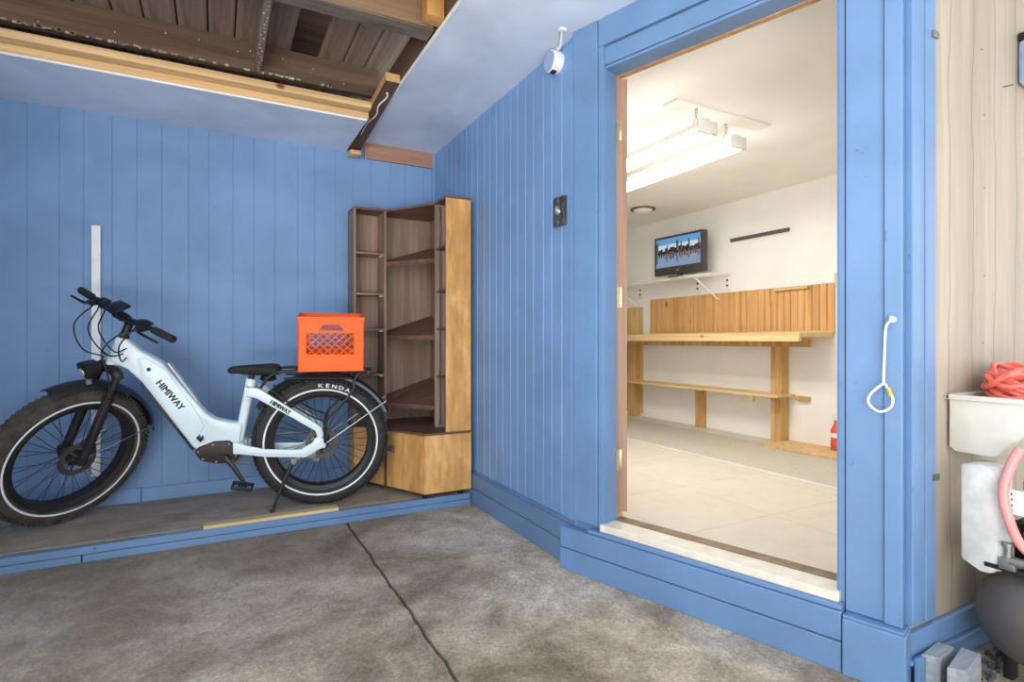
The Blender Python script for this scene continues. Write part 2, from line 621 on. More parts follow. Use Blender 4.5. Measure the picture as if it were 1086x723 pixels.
# back wall foot board, corner strip, side wall foot board
b = MB()
b.box(-4.2, -0.40, 3.935, 3.95, 0.07, 0.155, 0.003)
b.box(-0.395, 0.81, 3.935, 3.95, 0.07, 0.152, 0.003)
b.build('baseboard_back', 'wall_blue', smooth=0, **ST)
b = MB()
b.box(1.412, 1.44, 2.13, 3.95, 0.0, 0.10, 0.004)
b.box(1.414, 1.44, 2.13, 3.95, 0.103, 0.19, 0.004)
b.box(1.43, 1.44, 2.09, 3.95, 0.19, 0.204)
b.build('baseboard_right', 'worn_blue', smooth=0, **ST)
MB().box(1.418, 1.44, 3.928, 3.95, 0.07, 2.42, 0.003).build('trim_1', 'wall_blue', smooth=0, **ST)

# door wall (turned from the panelled wall): masses
b = MB(CX)
b.box(0.0, 0.152, 0.0, 0.11, 0, 2.42)
b.box(1.057, 1.225, 0.0, 0.11, 0, 2.42)
b.box(0.152, 1.057, 0.0, 0.11, 2.213, 2.42)
b.box(0.152, 1.057, 0.0, 0.11, 0, 0.21)
b.build('wall_door', 'trim_blue', smooth=0, **ST)
# left casing boards
b = MB(CX)
b.box(-0.004, 0.128, -0.022, 0.0, 0.22, 2.42, 0.004)
b.box(0.130, 0.158, -0.016, 0.0, 0.22, 2.42, 0.003)
b.build('trim_2', 'trim_blue', smooth=0, **ST)
# head casing
b = MB(CX)
b.box(0.132, 1.225, -0.02, 0.0, 2.30, 2.42, 0.004)
b.box(0.160, 1.07, -0.012, 0.0, 2.216, 2.292, 0.003)
b.build('trim_3', 'trim_blue', smooth=0, **ST)
# right casing boards
b = MB(CX)
b.box(1.06, 1.078, -0.010, 0.0, 0.20, 2.30, 0.002)
b.box(1.082, 1.186, -0.022, 0.0, 0.185, 2.42, 0.003)
b.box(1.186, 1.232, -0.034, 0.0, 0.185, 2.42, 0.003)
b.build('trim_4', 'trim_blue', smooth=0, **ST)
# corner boards on the far side of the outer corner
b = MB()
b.box(1.805, 1.845, 0.885, 0.925, 0.185, 2.42, 0.003)
b.box(1.845, 1.895, 0.897, 0.925, 0.185, 2.42, 0.002)
b.box(1.895, 1.952, 0.893, 0.925, 0.175, 2.42, 0.003)
b.build('trim_5', 'trim_blue', smooth=0, **ST)
# plinth under the door and its corner block
b = MB(CX)
b.box(-0.055, 1.078, -0.055, 0.0, 0.0, 0.094, 0.004)
b.box(-0.055, 1.078, -0.053, 0.0, 0.097, 0.188, 0.004)
b.box(0.10, 1.078, -0.048, 0.0, 0.190, 0.206, 0.003)
b.box(1.082, 1.245, -0.062, 0.02, 0.0, 0.174, 0.004)
b.box(1.082, 1.240, -0.056, 0.02, 0.174, 0.183, 0.002)
b.build('baseboard_door', 'trim_blue', smooth=0, **ST)
# jamb linings, sill, threshold
b = MB(CX)
b.box(0.152, 0.162, 0.082, 0.117, 0.235, 2.213, 0.001)
b.box(0.152, 1.066, 0.088, 0.117, 2.199, 2.214, 0.001)
b.build('door_frame', 'jamb', smooth=0, **ST)
b = MB(CX)
b.box(0.150, 0.162, -0.006, 0.081, 0.235, 2.213, 0.001)
b.box(0.150, 1.066, -0.006, 0.087, 2.202, 2.214, 0.001)
b.build('trim_12', 'trim_blue', smooth=0, **ST)
b = MB(CX)
b.box(1.054, 1.066, -0.006, 0.115, 0.235, 2.202, 0.001)
b.build('trim_6', 'trim_blue', smooth=0, **ST)
b = MB(CX)
b.box(0.150, 1.066, -0.032, 0.066, 0.206, 0.236, 0.003)
b.build('trim_7', 'sill', smooth=0, **ST)
b = MB(CX)
b.box(0.152, 1.054, 0.066, 0.118, 0.15, 0.243, 0.006)
b.build('trim_8', 'threshold', smooth=0, **ST)

# beige panelled wall beyond the outer corner
b = MB()
b.box(1.80, 5.0, 0.917, 1.0, 0.0, 2.42)
b.build('wall_beige', 'beige', smooth=0, **ST)
b = MB()
b.box(1.954, 1.962, 0.911, 0.917, 0.155, 2.42)
b.build('trim_9', 'groove', smooth=0, **ST)
b = MB()
b.box(1.80, 5.0, 0.898, 0.917, 0.085, 0.155, 0.004)
b.box(1.80, 5.0, 0.885, 0.917, 0.07, 0.083, 0.003)
b.box(1.80, 5.0, 0.907, 0.917, 0.0, 0.07)
b.build('baseboard_beige', 'trim_blue', smooth=0, **ST)

# ceilings: side strip and front part round the open bay, lower soffit along the back wall
b = MB()
b.prism([(0.885, 4.0), (1.45, 4.0), (1.45, 2.083), (1.81, 0.95), (5, 0.95), (5, -5.8), (0.885, -5.8)], 2.42, 2.434, 'xy')
b.build('ceiling', 'ceil_blue', smooth=0, **ST)
MB().box(-4.2, 0.885, -5.8, 1.9, 2.42, 2.434).build('ceiling_front', 'ceil_blue', smooth=0, **ST)
b = MB()
b.box(-4.2, 0.79, 3.333, 3.96, 2.34, 2.352, 0, 0)
b.box(-4.2, 0.79, 3.326, 3.334, 2.336, 2.348, 0.002, 1)
b.build('ceiling_soffit', ['ceil_blue', 'white_edge'], smooth=0, **ST)
MB().box(0.879, 0.887, 1.9, 3.95, 2.417, 2.436, 0.002).build('trim_10', 'white_edge', smooth=0, **ST)

# ------------------------------------------------------------------ SETTING: inner room seen through the door
FZ = 0.16
room = [(1.60, 7.2), (4.3, 7.2), (4.3, 1.02), (1.95, 1.02), (1.565, 2.12)]
MB().prism(room, FZ - 0.05, FZ, 'xy').build('floor_inner', 'tile', smooth=0, **ST)
MB().prism(room, 2.335, 2.36, 'xy').build('ceiling_inner', 'cream_ceiling', smooth=0, **ST)
MB().box(4.3, 4.4, 1.0, 7.2, 0.1, 2.42).build('wall_inner_right', 'cream', smooth=0, **ST)
MB().box(1.56, 4.4, 7.2, 7.3, 0.1, 2.42).build('wall_inner_far', 'cream', smooth=0, **ST)
MB().box(1.545, 1.57, 2.2, 7.2, 0.1, 2.42).build('wall_inner_left', 'cream', smooth=0, **ST)
MB().box(2.0, 4.4, 1.003, 1.02, 0.1, 2.42).build('wall_inner_near', 'cream', smooth=0, **ST)
b = MB()
b.box(3.20, 4.06, 1.02, 7.2, FZ, FZ + 0.003, 0, 0)
b.box(3.185, 3.205, 1.02, 7.2, FZ, FZ + 0.006, 0.001, 1)
b.build('floor_strip', ['carpet', 'white'], smooth=0, **ST)

# the door leaf, swung into the inner room: its edge faces us
hp = CX @ Vector((0.164, 0.085, 0))
DX = T(hp.x, hp.y, 0) @ Matrix.Rotation(math.atan2(0.79, 0.613), 4, 'Z')
door = MB(DX).box(0, 0.84, -0.040, 0.0, 0.27, 2.185, 0.002).build('door_1', 'door_edge', smooth=0, **ST)
for hz in (0.50, 1.22, 1.96):
    b = MB(DX)
    b.box(-0.003, 0.0, -0.018, -0.002, hz - 0.045, hz + 0.045, 0.0005)
    b.box(-0.004, 0.0, 0.002, 0.02, hz - 0.045, hz + 0.045, 0.0005)
    for k in range(5):
        zz = hz - 0.046 + k * 0.0185
        b.lathe([(0.0, zz), (0.0065, zz), (0.0065, zz + 0.0175), (0.0, zz + 0.0175)], (-0.004, 0.0, 0), 'z', 10)
    for q in (-0.03, 0.03):
        b.lathe([(0.003, -0.0045), (0, -0.0046)], (0, -0.014, hz + q), 'x', 8)
    b.build('hinge', 'hinge', door)

# platform
plat = MB()
plat.box(-4.2, 1.42, 3.22, 3.95, 0.0, 0.07, 0.0, 0)
plat.build('floor_platform', 'platform', smooth=0, **ST)
b = MB()
b.box(-4.2, 1.405, 3.198, 3.222, 0.036, 0.0715, 0.003)
b.box(-0.55, 1.405, 3.196, 3.222, 0.0, 0.034, 0.003)
b.box(-4.2, -0.556, 3.196, 3.222, 0.0, 0.034, 0.003)
b.box(-4.2, 1.08, 3.262, 3.272, 0.069, 0.0706, 0.0, 1)
b.build('baseboard_platform', ['worn_blue', 'wear_line'], smooth=0, **ST)

# ------------------------------------------------------------------ ceiling bay: joists, boards
BR = 'lower_joist'
b = MB()
b.box(-4.2, 0.80, 3.326, 3.42, 2.346, 2.388, 0.003)
b.build('pine_ledger', 'pine', label='lower pine board directly above the white edge of the blue soffit', category='board')
b = MB()
b.box(-4.2, 0.80, 3.262, 3.40, 2.390, 2.428, 0.003)
b.build('pine_ledger', 'pine', label='upper pine board lying on the lower pine board along the open ceiling bay', category='board')
t = thing('old_joist', 'dark old joist with plaster scraps just behind the two pine boards', 'joist', T(-1.6, 3.45, 2.535))
MB().box(-2.6, 2.48, -0.025, 0.025, 0, 0.165, 0.004).build('beam', 'old_wood', t, smooth=0)
b = MB()
for k in range(110):
    x = random.uniform(-0.2, 2.25)
    s = random.uniform(0.006, 0.03)
    b.box(x, x + s, -0.03, -0.022, random.uniform(-0.004, 0.004), random.uniform(0.005, 0.011))
for k in range(14):
    x, z = random.uniform(0.4, 2.3), random.uniform(0.02, 0.12)
    b.box(x, x + 0.006, -0.028, -0.024, z, z + 0.006)
b.build('plaster_scrap', 'scrap', t, smooth=0, kind='stuff')
t = thing('cross_brace', 'narrow dark nailing strip studded with nails crossing the ceiling bay', 'joist', T(0.20, 3.0, 2.535))
b = MB()
b.box(-0.018, 0.018, -0.49, 0.42, 0, 0.155, 0.003)
for k in range(26):
    y = -0.45 + k * 0.034
    b.lathe([(0.0, -0.004), (0.005, -0.003), (0.005, 0.0)], (random.uniform(-0.012, 0.012), y, 0), 'z', 6, 1)
b.build('beam', ['old_wood_y', 'scrap'], t, smooth=0)
t = thing('near_joist', 'lighter brown joist with a grey weathered underside nearest the viewer', 'joist', T(0, 2.45, 2.44))
MB().box(-3.9, 0.875, -0.045, 0.05, 0.012, 0.19, 0.004).build('beam', 'mid_wood', t, smooth=0)
MB().box(-3.9, 0.875, -0.047, 0.052, 0.0, 0.013, 0.004).build('underside', 'grey_edge', t, smooth=0)
b = MB()
b.box(0.885, 0.925, 1.9, 3.93, 2.436, 2.60, 0.003)
b.build('side_joist', 'dark_stain', label='brown board framing the open bay along the pale blue ceiling edge', category='joist')
b = MB()
x = -2.6
pk = 0
while x < 0.98:
    wd = (0.135, 0.15, 0.142, 0.128, 0.155)[pk % 5]
    pk += 1
    if not (0.36 < x < 0.50):
        bb = MB()
        bb.box(x + 0.004, x + wd - 0.004, 1.85, 4.0, 2.70, 2.722, 0.002)
        bb.build('roof_plank', 'old_wood_y', smooth=0,
                 label='old grey-brown plank laid across above the ceiling joists', category='plank', group='planks above the open ceiling bay')
    x += wd
b.bm.free()
MB().box(-4.2, 1.0, 1.8, 4.05, 2.95, 3.0).build('roof', 'old_wood', smooth=0, **ST)
MB().box(-4.2, 1.0, 4.0, 4.05, 2.42, 3.0).build('wall_attic', 'old_wood', smooth=0, **ST)
MB().box(-4.2, 1.0, 1.82, 1.9, 2.434, 3.0).build('wall_attic_front', 'old_wood', smooth=0, **ST)
# short boards at the corner of the bay
t = thing('hanging_board', 'short two-by-four with a white plaster drip hanging at the bay corner', 'board',
          Matrix.Translation((0.84, 2.95, 2.432)) @ Matrix.Rotation(math.radians(-4.6), 4, 'X'))
MB().box(-0.04, 0.04, 0.0, 0.98, -0.004, 0.042, 0.002).build('board', 'pine_y', t, smooth=0)
MB().box(-0.0395, 0.0395, 0.003, 0.978, -0.007, -0.003, 0.001).build('stained_face', 'dark_stain', t, smooth=0)
MB().tube(crom([(0.0, 0.12, -0.008), (0.012, 0.17, -0.009), (-0.006, 0.28, -0.009), (0.01, 0.40, -0.009), (-0.012, 0.52, -0.009), (-0.014, 0.70, -0.009)], 6), [0.006, 0.003], 6).build('plaster_drip', 'white_edge', t)
MB().box(0.80, 0.872, 3.84, 3.94, 2.30, 2.328, 0.003).build('pine_offcut', 'pine', label='small pine offcut fixed under the hanging board at the back wall', category='block')
b = MB()
b.box(0.80, 0.878, 2.28, 2.36, 2.436, 2.60, 0.003)
b.build('pine_cleat', 'pine_z', label='pine cleat nailed beside the near joist end at the ceiling edge', category='block')
b = MB()
b.box(0.914, 1.42, 3.928, 3.95, 2.31, 2.418, 0.002)
b.build('bare_board', 'pink_wood', label='bare pinkish board on the back wall filling the gap below the ceiling', category='board')

# ------------------------------------------------------------------ fittings on the walls
t = thing('junction_box', 'round blue-painted junction box with a white cable up to the ceiling', 'junction box', T(1.44, 2.236, 2.352))
b = MB()
b.lathe([(0.0, -0.050), (0.046, -0.050), (0.051, -0.045), (0.053, -0.02), (0.050, 0.0), (0, 0)], (0, 0, 0), 'x', 28)
b.build('box', 'cable_white', t)
MB().lathe([(0.0, -0.0535), (0.044, -0.0535), (0.046, -0.0495)], (0, 0, 0), 'x', 28).build('cover', 'boxpaint', t)
MB().box(-0.046, -0.022, -0.02, 0.006, -0.058, -0.040, 0.003).build('knockout', 'black', t)
MB().tube(crom([(-0.024, -0.024, 0.040), (-0.028, -0.040, 0.050), (-0.030, -0.052, 0.044)], 5), 0.009, 10).build('clamp', 'tan', t)
MB().tube(crom([(-0.028, -0.044, 0.040), (-0.034, -0.070, 0.040), (-0.052, -0.105, 0.050), (-0.078, -0.150, 0.066)], 6), 0.0062, 8).build('cable', 'cable_white', t)
MB().box(-0.096, -0.062, -0.166, -0.140, 0.058, 0.068, 0.003).build('staple', 'cable_white', t)

t = thing('switch_plate', 'tarnished metal switch plate on the blue panelled wall', 'switch', T(1.44, 2.205, 1.636))
MB().box(-0.022, 0.002, -0.044, 0.044, -0.068, 0.068, 0.003).build('box', 'plate', t)
b = MB()
b.lathe([(0.0, -0.034), (0.014, -0.032), (0.017, -0.022)], (0, 0, 0), 'x', 16)
b.box(-0.036, -0.022, -0.006, 0.006, -0.004, 0.024, 0.002)
b.build('toggle', 'silver', t)
for q in (-0.05, 0.05):
    MB().lathe([(0.0, -0.026), (0.007, -0.024), (0.007, -0.02)], (0, 0, q), 'x', 10).build('screw', 'steel', t)

# pull rope on the door casing
t = thing('pull_rope', 'white pull rope with a loop hanging from the blue door casing', 'rope', CX @ T(1.208, -0.052, 1.09))
b = MB()
b.tube(crom([(0.002, 0.0, 0.0), (-0.012, -0.004, -0.02), (-0.016, -0.002, -0.08), (-0.02, 0.002, -0.19)], 6), 0.0036, 8)
b.build('cord', 'rope', t)
b = MB()
lp = [(-0.02, 0.0, -0.19), (-0.052, -0.002, -0.222), (-0.056, -0.003, -0.25), (-0.030, -0.003, -0.272), (-0.002, -0.003, -0.258), (0.004, -0.002, -0.232), (-0.008, 0.0, -0.205)]
b.tube(crom(lp, 6, True), 0.0037, 8, closed=True)
b.build('loop', 'rope', t)
MB().tube([(-0.008, 0.0, -0.2), (0.0, -0.001, -0.224)], 0.0058, 8).build('tape', 'yellow', t)
b = MB()
b.lathe([(0.0, -0.004), (0.009, -0.003), (0.010, 0.004), (0.006, 0.012), (0.0, 0.013)], (0.002, 0.004, 0.0), 'y', 12)
b.tube(crom([(0.0, 0.012, 0.004), (0.0, -0.008, 0.008), (0.002, -0.014, -0.002), (0.006, -0.006, -0.006)], 5), 0.0035, 8)
b.build('hook', 'cable_white', t)
MB().box(1.925, 1.957, 0.886, 0.893, 1.955, 1.975, 0.001).build('metal_tab', 'steel', label='small metal tab nailed at the top of the blue corner board', category='tab')
MB().box(1.93, 1.965, 0.888, 0.893, 0.60, 0.618, 0.001).build('metal_tab', 'dark_rail', label='small rusty tab low on the blue corner board edge', category='tab')

# white strip on the back wall, batten on the platform
MB().box(-0.634, -0.592, 3.918, 3.95, 0.25, 1.686, 0.002).build('white_strip', 'white', smooth=0, label='tall narrow white strip fixed upright to the blue back wall', category='strip')
MB(Matrix.Rotation(math.radians(0.4), 4, 'Z')).box(-0.04, 0.625, 3.201, 3.262, 0.0718, 0.090, 0.002).build('loose_batten', 'batten', smooth=0, label='loose pale wooden batten lying along the platform edge', category='batten')

# ------------------------------------------------------------------ corner bookcase
t = thing('corner_bookcase', 'tall golden birch corner bookcase with brown open shelves', 'bookcase', T(1.12, 3.56, 0.07))


def cb():
    return MB(T(-1.12, -3.56, -0.07))


XR, YB = 1.405, 3.925
base_poly = [(XR, 3.185), (1.10, 3.185), (0.86, 3.69), (0.80, 3.74), (0.80, YB), (XR, YB)]
b = cb()
b.prism([(XR, 3.185), (1.10, 3.185), (0.86, 3.69), (0.80, 3.74), (0.80, YB), (XR, YB)], 0.10, 0.452, 'xy', 0.003)
b.build('base', 'birch', t, smooth=0)
b = cb()
b.prism([(XR, 3.182), (1.098, 3.182), (0.856, 3.69), (0.796, 3.74), (0.796, YB), (XR, YB)], 0.452, 0.466, 'xy', 0.002)
b.build('base_top', 'shelf_wood', t, smooth=0)
d = Vector((-0.426, 0.905, 0))
nrm = Vector((-0.905, -0.426, 0))
ang = math.atan2(d.y, d.x)
DB = T(1.10 - 1.12, 3.185 - 3.56, -0.07) @ Matrix.Rotation(ang, 4, 'Z')   # x along the slanted face, y = outwards
dr = MB(DB).box(0.012, 0.33, 0.0, 0.012, 0.112, 0.444, 0.003).build('door', 'birch', t, smooth=0)
b = MB(DB)
b.box(0.262, 0.314, 0.012, 0.034, 0.335, 0.365, 0.003)
b.box(0.255, 0.262, 0.012, 0.030, 0.325, 0.372, 0.002)
b.build('handle', 'shelf_wood', dr)
b = MB(DB)
b.box(0.336, 0.36, 0.0, 0.008, 0.102, 0.448, 0.002)
b.build('stile', 'shelf_wood', t, smooth=0)
for fx, fy in ((1.11, 3.215), (1.34, 3.215), (0.86, 3.75), (1.34, 3.86)):
    cb().lathe([(0.0, 0.07), (0.014, 0.07), (0.018, 0.10), (0.0, 0.101)], (fx, fy, 0), 'z', 12).build('foot', 'black', t)
Z0, Z1 = 0.466, 1.905
cb().box(0.80, 0.814, 3.74, YB, Z0, Z1, 0.001).build('side_panel', 'inner_wood', t, smooth=0)
cb().box(1.24, XR, 3.192, 3.206, Z0, Z1, 0.001).build('side_panel', 'birch', t, smooth=0, label='golden birch end panel')
cb().box(1.004, 1.018, 3.74, YB, Z0, Z1, 0.001).build('partition', 'inner_wood', t, smooth=0)
cb().box(1.24, XR, 3.39, 3.404, Z0, Z1, 0.001).build('partition', 'inner_wood', t, smooth=0)
cb().box(0.80, XR, YB - 0.008, YB, Z0, Z1).build('back_panel', 'inner_wood', t, smooth=0)
cb().box(XR - 0.008, XR, 3.20, YB - 0.008, Z0, Z1).build('back_panel', 'inner_wood', t, smooth=0)
b = cb()
b.prism([(0.798, YB), (0.798, 3.737), (1.018, 3.737), (1.237, 3.404), (1.237, 3.188), (XR, 3.188), (XR, YB)], Z1, Z1 + 0.014, 'xy', 0.001)
b.build('top', 'shelf_wood', t, smooth=0)
for z in (1.62, 1.345, 1.105, 0.80):
    s = cb().box(0.815, 1.003, 3.748, YB - 0.009, z - 0.011, z, 0.001).build('shelf', 'inner_wood', t, smooth=0)
    for yy in (3.76, 3.80):
        cb().box(0.985, 1.003, yy, yy + 0.015, z - 0.019, z - 0.011, 0.002).build('shelf_pin', 'silver', s)
    s = cb().box(1.248, XR - 0.009, 3.207, 3.389, z - 0.011, z, 0.001).build('shelf', 'shelf_wood', t, smooth=0)
    b = cb()
    b.box(1.26, 1.275, 3.207, 3.222, z - 0.019, z - 0.011, 0.002)
    b.build('shelf_pin', 'silver', s)
# slanted display shelves in the middle bay
f0, f1 = Vector((1.019, 3.742)), Vector((1.238, 3.406))
fd = (f1 - f0).normalized()
fn = Vector((-fd.y, fd.x))
if fn.x < 0:
    fn = -fn
for z in (1.545, 1.045, 0.59):
    b = cb()
    pl = [(1.019, 3.742), (1.238, 3.406), (XR - 0.01, 3.406), (XR - 0.01, YB - 0.01), (1.019, YB - 0.01)]
    lo, hi = [], []
    for x, y in pl:
        ds = (Vector((x, y)) - f0).dot(fn)
        zz = z + 0.40 * ds
        lo.append(b.bm.verts.new((x, y, zz - 0.014)))
        hi.append(b.bm.verts.new((x, y, zz)))
    b.bm.faces.new(lo[::-1])
    b.bm.faces.new(hi)
    for i in range(5):
        b.bm.faces.new((lo[i], lo[(i + 1) % 5], hi[(i + 1) % 5], hi[i]))
    s = b.build('display_shelf', 'shelf_wood', t, smooth=0)
    b = cb()
    b.bar((f0.x, f0.y, z + 0.004), (f1.x, f1.y, z + 0.004), 0.010, 0.024, 0.002)
    b.build('ledge', 'shelf_wood', s, smooth=0)
for y in (3.30,):
    b = cb()
    b.box(1.266, 1.282, 3.384, 3.39, Z0 + 0.02, Z1 - 0.02)
    b.build('shelf_standard', 'silver', t, smooth=0)

# ------------------------------------------------------------------ electric bicycle  (local: x forward, y to its left, z up)
BM = Matrix(((-0.9868286, -0.1607053, -0.0185259, 0.5478756), (0.1617696, -0.9803361, -0.1130121, 3.4234124), (0.0, -0.1145205, 0.9934209, 0.073), (0, 0, 0, 1)))
bike = thing('electric_bicycle', 'white step-through electric bicycle with fat black tyres on its kickstand', 'bicycle', BM)
R, WB = 0.3739, 1.2202
AX = Vector((-0.366501, 0, 0.930418))
SP = Vector((1.209025, 0, 0.369541))
ST_ANG = 0.87375
SX = Matrix.Translation(SP) @ Matrix.Rotation(ST_ANG, 4, AX) @ Matrix.Translation(-SP)


def fr():
    return MB(SX)     # anything that turns with the handlebar


def axz(z):
    return SP + AX * ((z - SP.z) / AX.z)


def wheel(cx, X):
    rim = MB(X)
    rim.lathe([(0.262, -0.030), (0.286, -0.042), (0.290, -0.040), (0.282, 0.0), (0.290, 0.040), (0.286, 0.042), (0.262, 0.030), (0.256, 0.0), (0.262, -0.030)], (cx, 0, R), 'y', 72)
    rim = rim.build('wheel', 'mud', bike)
    ty = MB(X)
    rs = 18
    prof = [(0.325 + 0.049 * math.cos(2 * PI * k / rs), 0.050 * math.sin(2 * PI * k / rs)) for k in range(rs + 1)]
    ty.lathe(prof, (cx, 0, R), 'y', 96)
    nk = 84
    for k in range(nk):
        a = 2 * PI * k / nk
        for off, rr, sh_ in ((-0.030, 0.3665, 0.5), (-0.010, 0.3725, 0.0), (0.010, 0.3725, 0.5), (0.030, 0.3665, 0.0), (-0.043, 0.352, 0.0), (0.043, 0.352, 0.5)):
            aa = a + sh_ * 2 * PI / nk
            m = Matrix.Translation((cx, off, R)) @ Matrix.Rotation(-aa, 4, 'Y') @ Matrix.Translation((rr, 0, 0)) @ Matrix.Rotation(-off * 14, 4, 'Z') @ Matrix.Diagonal((0.009, 0.013, 0.014, 1))
            r = bmesh.ops.create_cube(ty.bm, size=1.0, matrix=m)
    ty.build('tire', 'tyre_dusty' if X is not None else 'tyre', rim)
    bd = MB(X)
    for sgn in (-1, 1):
        bd.lathe([(0.3045, sgn * 0.0475), (0.306, sgn * 0.0495), (0.313, sgn * 0.0500), (0.3145, sgn * 0.0485)], (cx, 0, R), 'y', 96)
    bd.build('reflective_band', 'reflect', rim)
    sp = MB(X)
    for k in range(36):
        a = 2 * PI * k / 36
        sd = 1 if k % 2 else -1
        tw = (1 if (k // 2) % 2 else -1) * 0.42
        sp.tube([(cx + 0.034 * math.cos(a + tw), sd * 0.030, R + 0.034 * math.sin(a + tw)), (cx + 0.264 * math.cos(a), sd * 0.008, R + 0.264 * math.sin(a))], 0.0017, 5)
    sp.build('spokes', 'black', rim)
    hb = MB(X)
    hb.lathe([(0.0, -0.06), (0.014, -0.06), (0.014, -0.044), (0.042, -0.04), (0.042, -0.026), (0.028, -0.018), (0.028, 0.018), (0.042, 0.026), (0.042, 0.04), (0.014, 0.044), (0.014, 0.06), (0.0, 0.06)], (cx, 0, R), 'y', 28)
    hb.build('hub', 'mud', rim)
    dc = MB(X)
    dc.lathe([(0.062, 0.050), (0.090, 0.050), (0.090, 0.053), (0.062, 0.053), (0.062, 0.050)], (cx, 0, R), 'y', 40)
    for k in range(6):
        a = 2 * PI * k / 6
        dc.bar((cx + 0.014 * math.cos(a + 0.5), 0.0515, R + 0.014 * math.sin(a + 0.5)), (cx + 0.066 * math.cos(a), 0.0515, R + 0.066 * math.sin(a)), 0.003, 0.010)
    dc.build('brake_disc', 'dark_steel', rim)
    return rim


rear_wheel = wheel(0.0, None)
front_wheel = wheel(WB, SX)
# tyre lettering on the rear sidewall, following the arc
kb = MB()
for i, ch in enumerate('KENDA'):
    a = math.radians(91.5 - 0 - (i - 0.0) * 6.6)     # angle in the wheel plane, seen from the left side
    # seen from the left (+y), forward is to the left: screen-right = -x
    ca, sa = math.cos(PI - a), math.sin(PI - a)
    rr = 0.333
    up = Vector((ca, 0, sa))
    right = Vector((-sa, 0, ca)) * 1.0
    if right.x > 0:
        right = -right
    X = Matrix((right, up, Vector((0, 1, 0)))).transposed().to_4x4()
    X.translation = Vector((rr * ca, 0.0505, R + rr * sa))
    text_mesh(kb, ch, 0.030, X, 0, 0.001, 0.0006, 1.35)
kb.build('lettering', 'lettering_w', rear_wheel, smooth=0)

# frame: one-piece low-step monocoque
outline = [(0.982, 0.975), (0.945, 0.972), (0.892, 0.915), (0.797, 0.850), (0.630, 0.618), (0.592, 0.565), (0.548, 0.532), (0.475, 0.512), (0.415, 0.505),
           (0.430, 0.395), (0.475, 0.385), (0.56, 0.395), (0.62, 0.368), (0.655, 0.374), (0.776, 0.567), (0.889, 0.748), (0.950, 0.815), (1.008, 0.845), (1.028, 0.86)]
fm = MB()
fm.prism(outline, -0.038, 0.038, 'xz', 0.014, 0, 3)
# raised side panels of the battery housing
pan = [(0.905, 0.872), (0.868, 0.88), (0.775, 0.812), (0.640, 0.59), (0.600, 0.50), (0.655, 0.405), (0.765, 0.575), (0.880, 0.762)]
for sg in (-1, 1):
    fm.prism(pan, sg * 0.034, sg * 0.046, 'xz', 0.007, 0, 2)
# head tube
fm.tube([axz(0.835), axz(0.975)], 0.030, 20)
# seat tube
fm.tube([(0.440, 0, 0.40), (0.3735, 0, 0.735)], 0.025, 18)
fm.tube([(0.377, 0, 0.715), (0.3705, 0, 0.748)], 0.027, 18)
for sg in (-1, 1):
    # seat stays
    fm.prism([(0.372, 0.715), (0.325, 0.706), (0.279, 0.672), (0.160, 0.586), (0.040, 0.502), (0.0, 0.470), (-0.012, 0.42), (0.022, 0.40), (0.035, 0.452), (0.158, 0.534), (0.279, 0.612), (0.340, 0.652), (0.39, 0.665)],
             sg * 0.058, sg * 0.082, 'xz', 0.008, 0, 2)
    # chain stays and dropout
    fm.prism([(0.440, 0.402), (0.300, 0.362), (0.115, 0.348), (0.052, 0.385), (0.030, 0.42), (-0.022, 0.405), (-0.022, 0.352), (0.015, 0.345), (0.085, 0.300), (0.300, 0.318), (0.440, 0.345)],
             sg * 0.058, sg * 0.080, 'xz', 0.008, 0, 2)
    fm.prism([(0.46, 0.41), (0.40, 0.395), (0.40, 0.34), (0.46, 0.345)], sg * 0.02, sg * 0.078, 'xz', 0.006)
fm.prism([(0.40, 0.715), (0.345, 0.70), (0.345, 0.66), (0.40, 0.66)], -0.07, 0.07, 'xz', 0.008)
frame = fm.build('frame', 'frame', bike, smooth=40)
# black belly strip and battery cover strip
MB().prism([(0.889, 0.748), (0.776, 0.567), (0.655, 0.374), (0.662, 0.366), (0.785, 0.56), (0.897, 0.742)], -0.030, 0.0385, 'xz', 0.003).build('belly_strip', 'black', frame)
MB().prism([(0.775, 0.842), (0.640, 0.632), (0.632, 0.637), (0.764, 0.847)], -0.024, 0.024, 'xz', 0.004).build('battery_rail', 'rail_grey', frame)
b = MB()
b.lathe([(0.0, 0.048), (0.010, 0.047), (0.011, 0.040)], (0.850, 0, 0.815), 'y', 16)
b.build('key_lock', 'black', frame)
b = MB()
b.prism([(0.642, 0.440), (0.625, 0.455), (0.618, 0.44), (0.610, 0.452), (0.603, 0.43), (0.622, 0.412)], 0.040, 0.0475, 'xz', 0.002)
b.build('badge', 'black', frame)


def side_text(parent, s, p0, p1, y, size, sx, tilt=0.0):
    """lettering on the left side, running from p0 to p1 (x, z)"""
    a, c = Vector((p0[0], 0, p0[1])), Vector((p1[0], 0, p1[1]))
    right = (c - a).normalized()
    n = Vector((0, 1, 0))
    up = n.cross(right)
    X = Matrix((right, up, n)).transposed().to_4x4()
    m = (a + c) / 2
    X.translation = Vector((m.x, y, m.z))
    b = MB()
    for k in (-0.0018, -0.0009, 0.0, 0.0009, 0.0018):
        text_mesh(b, s, size, X @ Matrix.Translation((k, 0, abs(k) * 0.1)), 0, 0.0005, 0.0, sx)
    b.build('lettering', 'lettering_b', parent, smooth=0)


side_text(frame, 'HIMIWAY', (0.818, 0.762), (0.695, 0.590), 0.0472, 0.050, 0.86)
side_text(frame, 'HIMIWAY', (0.276, 0.639), (0.160, 0.558), 0.0834, 0.035, 0.80)

